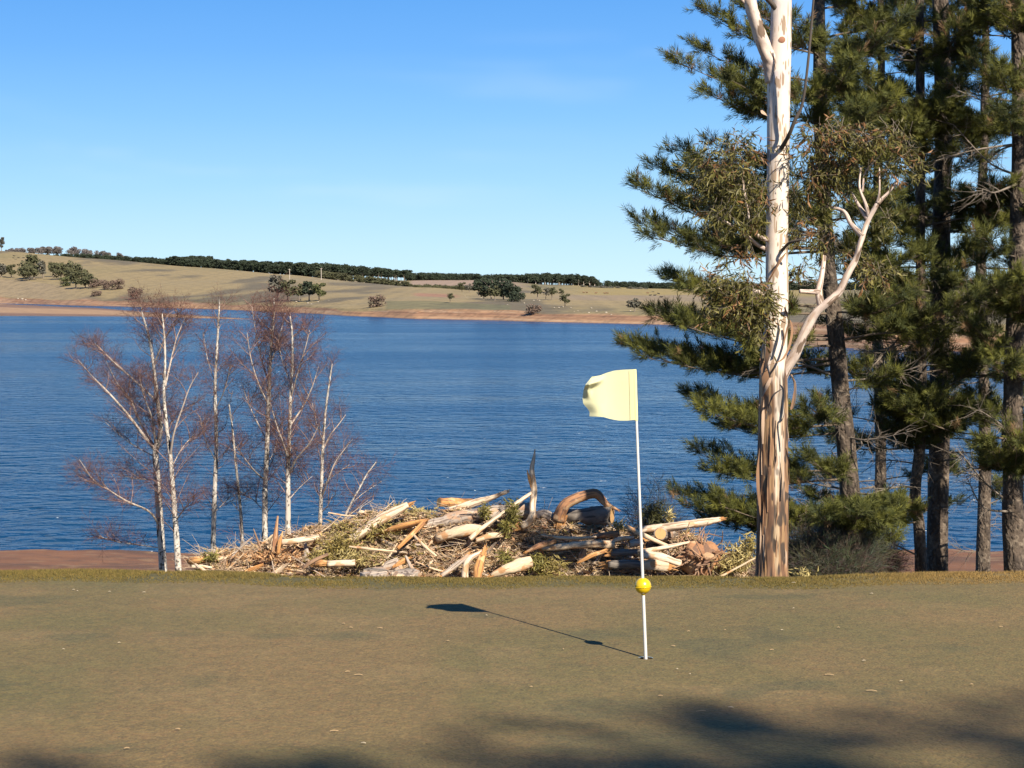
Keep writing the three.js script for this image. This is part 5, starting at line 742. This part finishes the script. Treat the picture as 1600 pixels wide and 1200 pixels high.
// power poles, boulders, cattle
for (const [px, by, ty, label] of [[452.5, 437, 420, 'left of two pale power poles below the plantation'], [502, 437, 418.5, 'right of two pale power poles below the plantation']]) { const p = farAt(px, by), h = P(px, ty, -p.z).y - p.y, g = new THREE.Group(); g.position.copy(p); const t = new Geo(); t.tube([V(0, -0.5, 0), V(0, h, 0)], [0.32, 0.24], 8); part(g, 'pole', t.build(), farM.white); const a = new THREE.BoxGeometry(2.6, 0.22, 0.2); a.translate(0, h - 0.8, 0.3); part(g, 'crossarm', a, farM.white); put(g, 'power_pole', label, 'power pole'); }
{
  const r = rng(1401), geos = [0, 1, 2, 3].map(k => { const s = new THREE.IcosahedronGeometry(1, 2), p = s.attributes.position; for (let i = 0; i < p.count; i++) { const v = V(p.getX(i), p.getY(i), p.getZ(i)), n = 0.75 + 0.6 * fbm(v.x * 1.6 + k * 9, v.y * 1.6 + v.z * 1.3, 1403, 3); p.setXYZ(i, v.x * n, v.y * n * 0.75, v.z * n); } s.computeVertexNormals(); return s; }), mat = std({ color: lin(.30, .255, .20) });
  for (const [px, py, w] of [[28, 467, 3], [35, 468, 4], [40, 469, 3], [452, 470, 2.5], [463, 472, 3], [470, 469, 2.5], [481, 474, 3], [487, 476, 3.4], [497, 472, 2.4], [514, 470, 2], [525, 473, 2.4], [535, 475, 2], [727, 463, 1.6], [729, 465, 1.6], [752, 466, 2.6], [793, 477, 2.2], [819, 474, 2.4], [834, 470, 3], [843, 470, 2.6], [866, 481, 2.2], [873, 481, 3], [880, 480, 2.4], [892, 481, 2], [897, 487, 1.6], [903, 486, 1.8], [924, 482, 3], [932, 487, 3.2], [920, 489, 3], [947, 489, 4], [955, 492, 2.6], [985, 486, 2.6], [716, 485, 1.6], [773, 487, 2]]) { const p = farAt(px, py), s = w * -p.z / F * 0.55, m = new THREE.Mesh(geos[Math.floor(r() * 4)], mat); m.position.copy(p); m.position.y += s * 0.25; m.scale.set(s, s * 0.8, s); m.rotation.y = r() * 6; put(m, 'boulder', 'pale granite boulder on the far shore grass', 'boulder', 'boulders on the far shore'); }
  const cow = new Geo(); cow.tube([V(-1.05, 1.0, 0), V(-0.9, 1.02, 0), V(-0.3, 0.98, 0), V(0.4, 1.0, 0), V(0.85, 1.08, 0), V(1.05, 1.22, 0), V(1.3, 1.3, 0), V(1.62, 1.12, 0)], [0.2, 0.38, 0.44, 0.43, 0.36, 0.24, 0.2, 0.1], 10); for (const [x, z] of [[-0.75, 0.2], [-0.75, -0.2], [0.65, 0.2], [0.65, -0.2]]) cow.tube([V(x, 0.9, z), V(x - 0.04, 0.45, z), V(x, 0, z)], [0.16, 0.085, 0.07], 6); cow.tube([V(-1.05, 1.2, 0), V(-1.2, 0.9, 0), V(-1.2, 0.55, 0)], [0.05, 0.035, 0.03], 5); const cg = cow.build(), black = std({ color: lin(.022, .018, .016) }), tan = std({ color: lin(.13, .07, .04) });
  const cows = [[22, 401, 0], [21, 404.5, 0], [24, 407, 0], [29, 404, 0], [34, 409, 0], [37, 404, 0], [40, 409.5, 0], [76, 411, 0], [79, 410, 0], [912, 458.2, 1], [917, 458.2, 1], [931, 459, 1], [945, 459.6, 1], [949, 459.4, 1], [1012, 459, 1], [1016, 463, 0], [1023, 463, 0], [1029, 460, 0], [1033, 466, 0], [1020, 457.6, 0]];
  for (const [px, py, t] of cows) { const p = farAt(px, py), m = new THREE.Mesh(cg, t ? tan : black); m.position.copy(p); m.rotation.y = (r() < 0.5 ? 0 : Math.PI) + (r() - 0.5) * 1.2; m.scale.setScalar(px < 100 ? 1.2 : 0.85); put(m, 'cow', px < 100 ? 'black cow grazing on the upper left hillside' : t ? 'brown cow grazing on the yellow paddock at right' : 'black cow grazing near the pine boughs at right', 'cow', px < 100 ? 'black cattle on the left hillside' : t ? 'brown cattle on the yellow paddock' : 'black cattle near the pine boughs'); }
}
// ------------------------------------------------------------------ litter on the green
{
  const r = rng(1501), mt = [std({ color: lin(.3024, .2016, .1008) }), std({ color: lin(.3312, .2664, .18) }), std({ color: lin(.12, .08, .05) })];
  const spots = [[115, 922, 9, 1], [121, 924, 6, 1], [171, 925, 9, 1], [225, 926, 12, 1], [186, 1005, 9, 1], [99, 1015, 8, 1], [437, 982, 9, 2], [548, 981, 14, 0], [537, 975, 10, 0], [594, 982, 22, 0], [560, 1055, 24, 0], [543, 1050, 14, 0], [522, 1143, 22, 0], [568, 1162, 14, 1], [198, 1170, 14, 0], [354, 1045, 5, 2], [278, 1140, 14, 0], [1058, 1046, 7, 1], [1078, 1054, 5, 1], [1052, 1010, 14, 0], [1032, 1088, 14, 0], [1095, 1112, 28, 0], [1142, 1106, 16, 1], [1076, 987, 10, 0], [1222, 985, 9, 1], [1220, 948, 16, 2], [1240, 951, 7, 1], [1133, 985, 6, 0], [1206, 1016, 12, 0], [1296, 1055, 26, 0], [1362, 928, 12, 1], [1310, 981, 10, 0], [1350, 1033, 10, 1], [1408, 1065, 10, 1], [1362, 1080, 30, 0], [1412, 1000, 9, 2], [1546, 1104, 10, 2], [1556, 971, 9, 2], [1518, 1070, 10, 0], [1564, 980, 12, 0], [1240, 911, 16, 1], [760, 962, 8, 1], [880, 1015, 6, 0], [830, 1074, 8, 0], [700, 1002, 9, 0]];
  for (const [px, py, w, t] of spots) { const p = onGreen(px, py, 0.006), L = w * 2.73 / (F * 0.19) * 0.5, a = (r() - 0.5) * 0.7, g = new Geo(), n = 6, d = V(Math.cos(a), 0, Math.sin(a)), s = V(-d.z, 0, d.x); for (let k = 0; k <= n; k++) { const u = k / n, wd = (t === 2 ? 0.004 : 0.005) * Math.sin(Math.PI * clamp(u, 0.04, 0.96)) + 0.001, q = d.clone().multiplyScalar((u - 0.5) * L).addScaledVector(s, 0.12 * L * u * u).add(V(0, 0.003 + 0.004 * Math.sin(u * 3), 0)); g.vert(q.clone().addScaledVector(s, wd)); g.vert(q.clone().addScaledVector(s, -wd).add(V(0, 0.003, 0))); } for (let k = 0; k < n; k++) { const o = k * 2; g.tri(o, o + 1, o + 2); g.tri(o + 1, o + 3, o + 2); } const m = new THREE.Mesh(g.build(), mt[t]); m.position.copy(p); put(m, 'fallen_leaf', t === 2 ? 'dark curled leaf lying on the green' : t ? 'pale dry leaf lying on the green' : 'tan strip of bark litter lying on the green', 'leaf litter', t === 2 ? 'dark leaves on the green' : t ? 'pale leaves on the green' : 'bark litter on the green'); }
}
renderer.render(scene, camera);
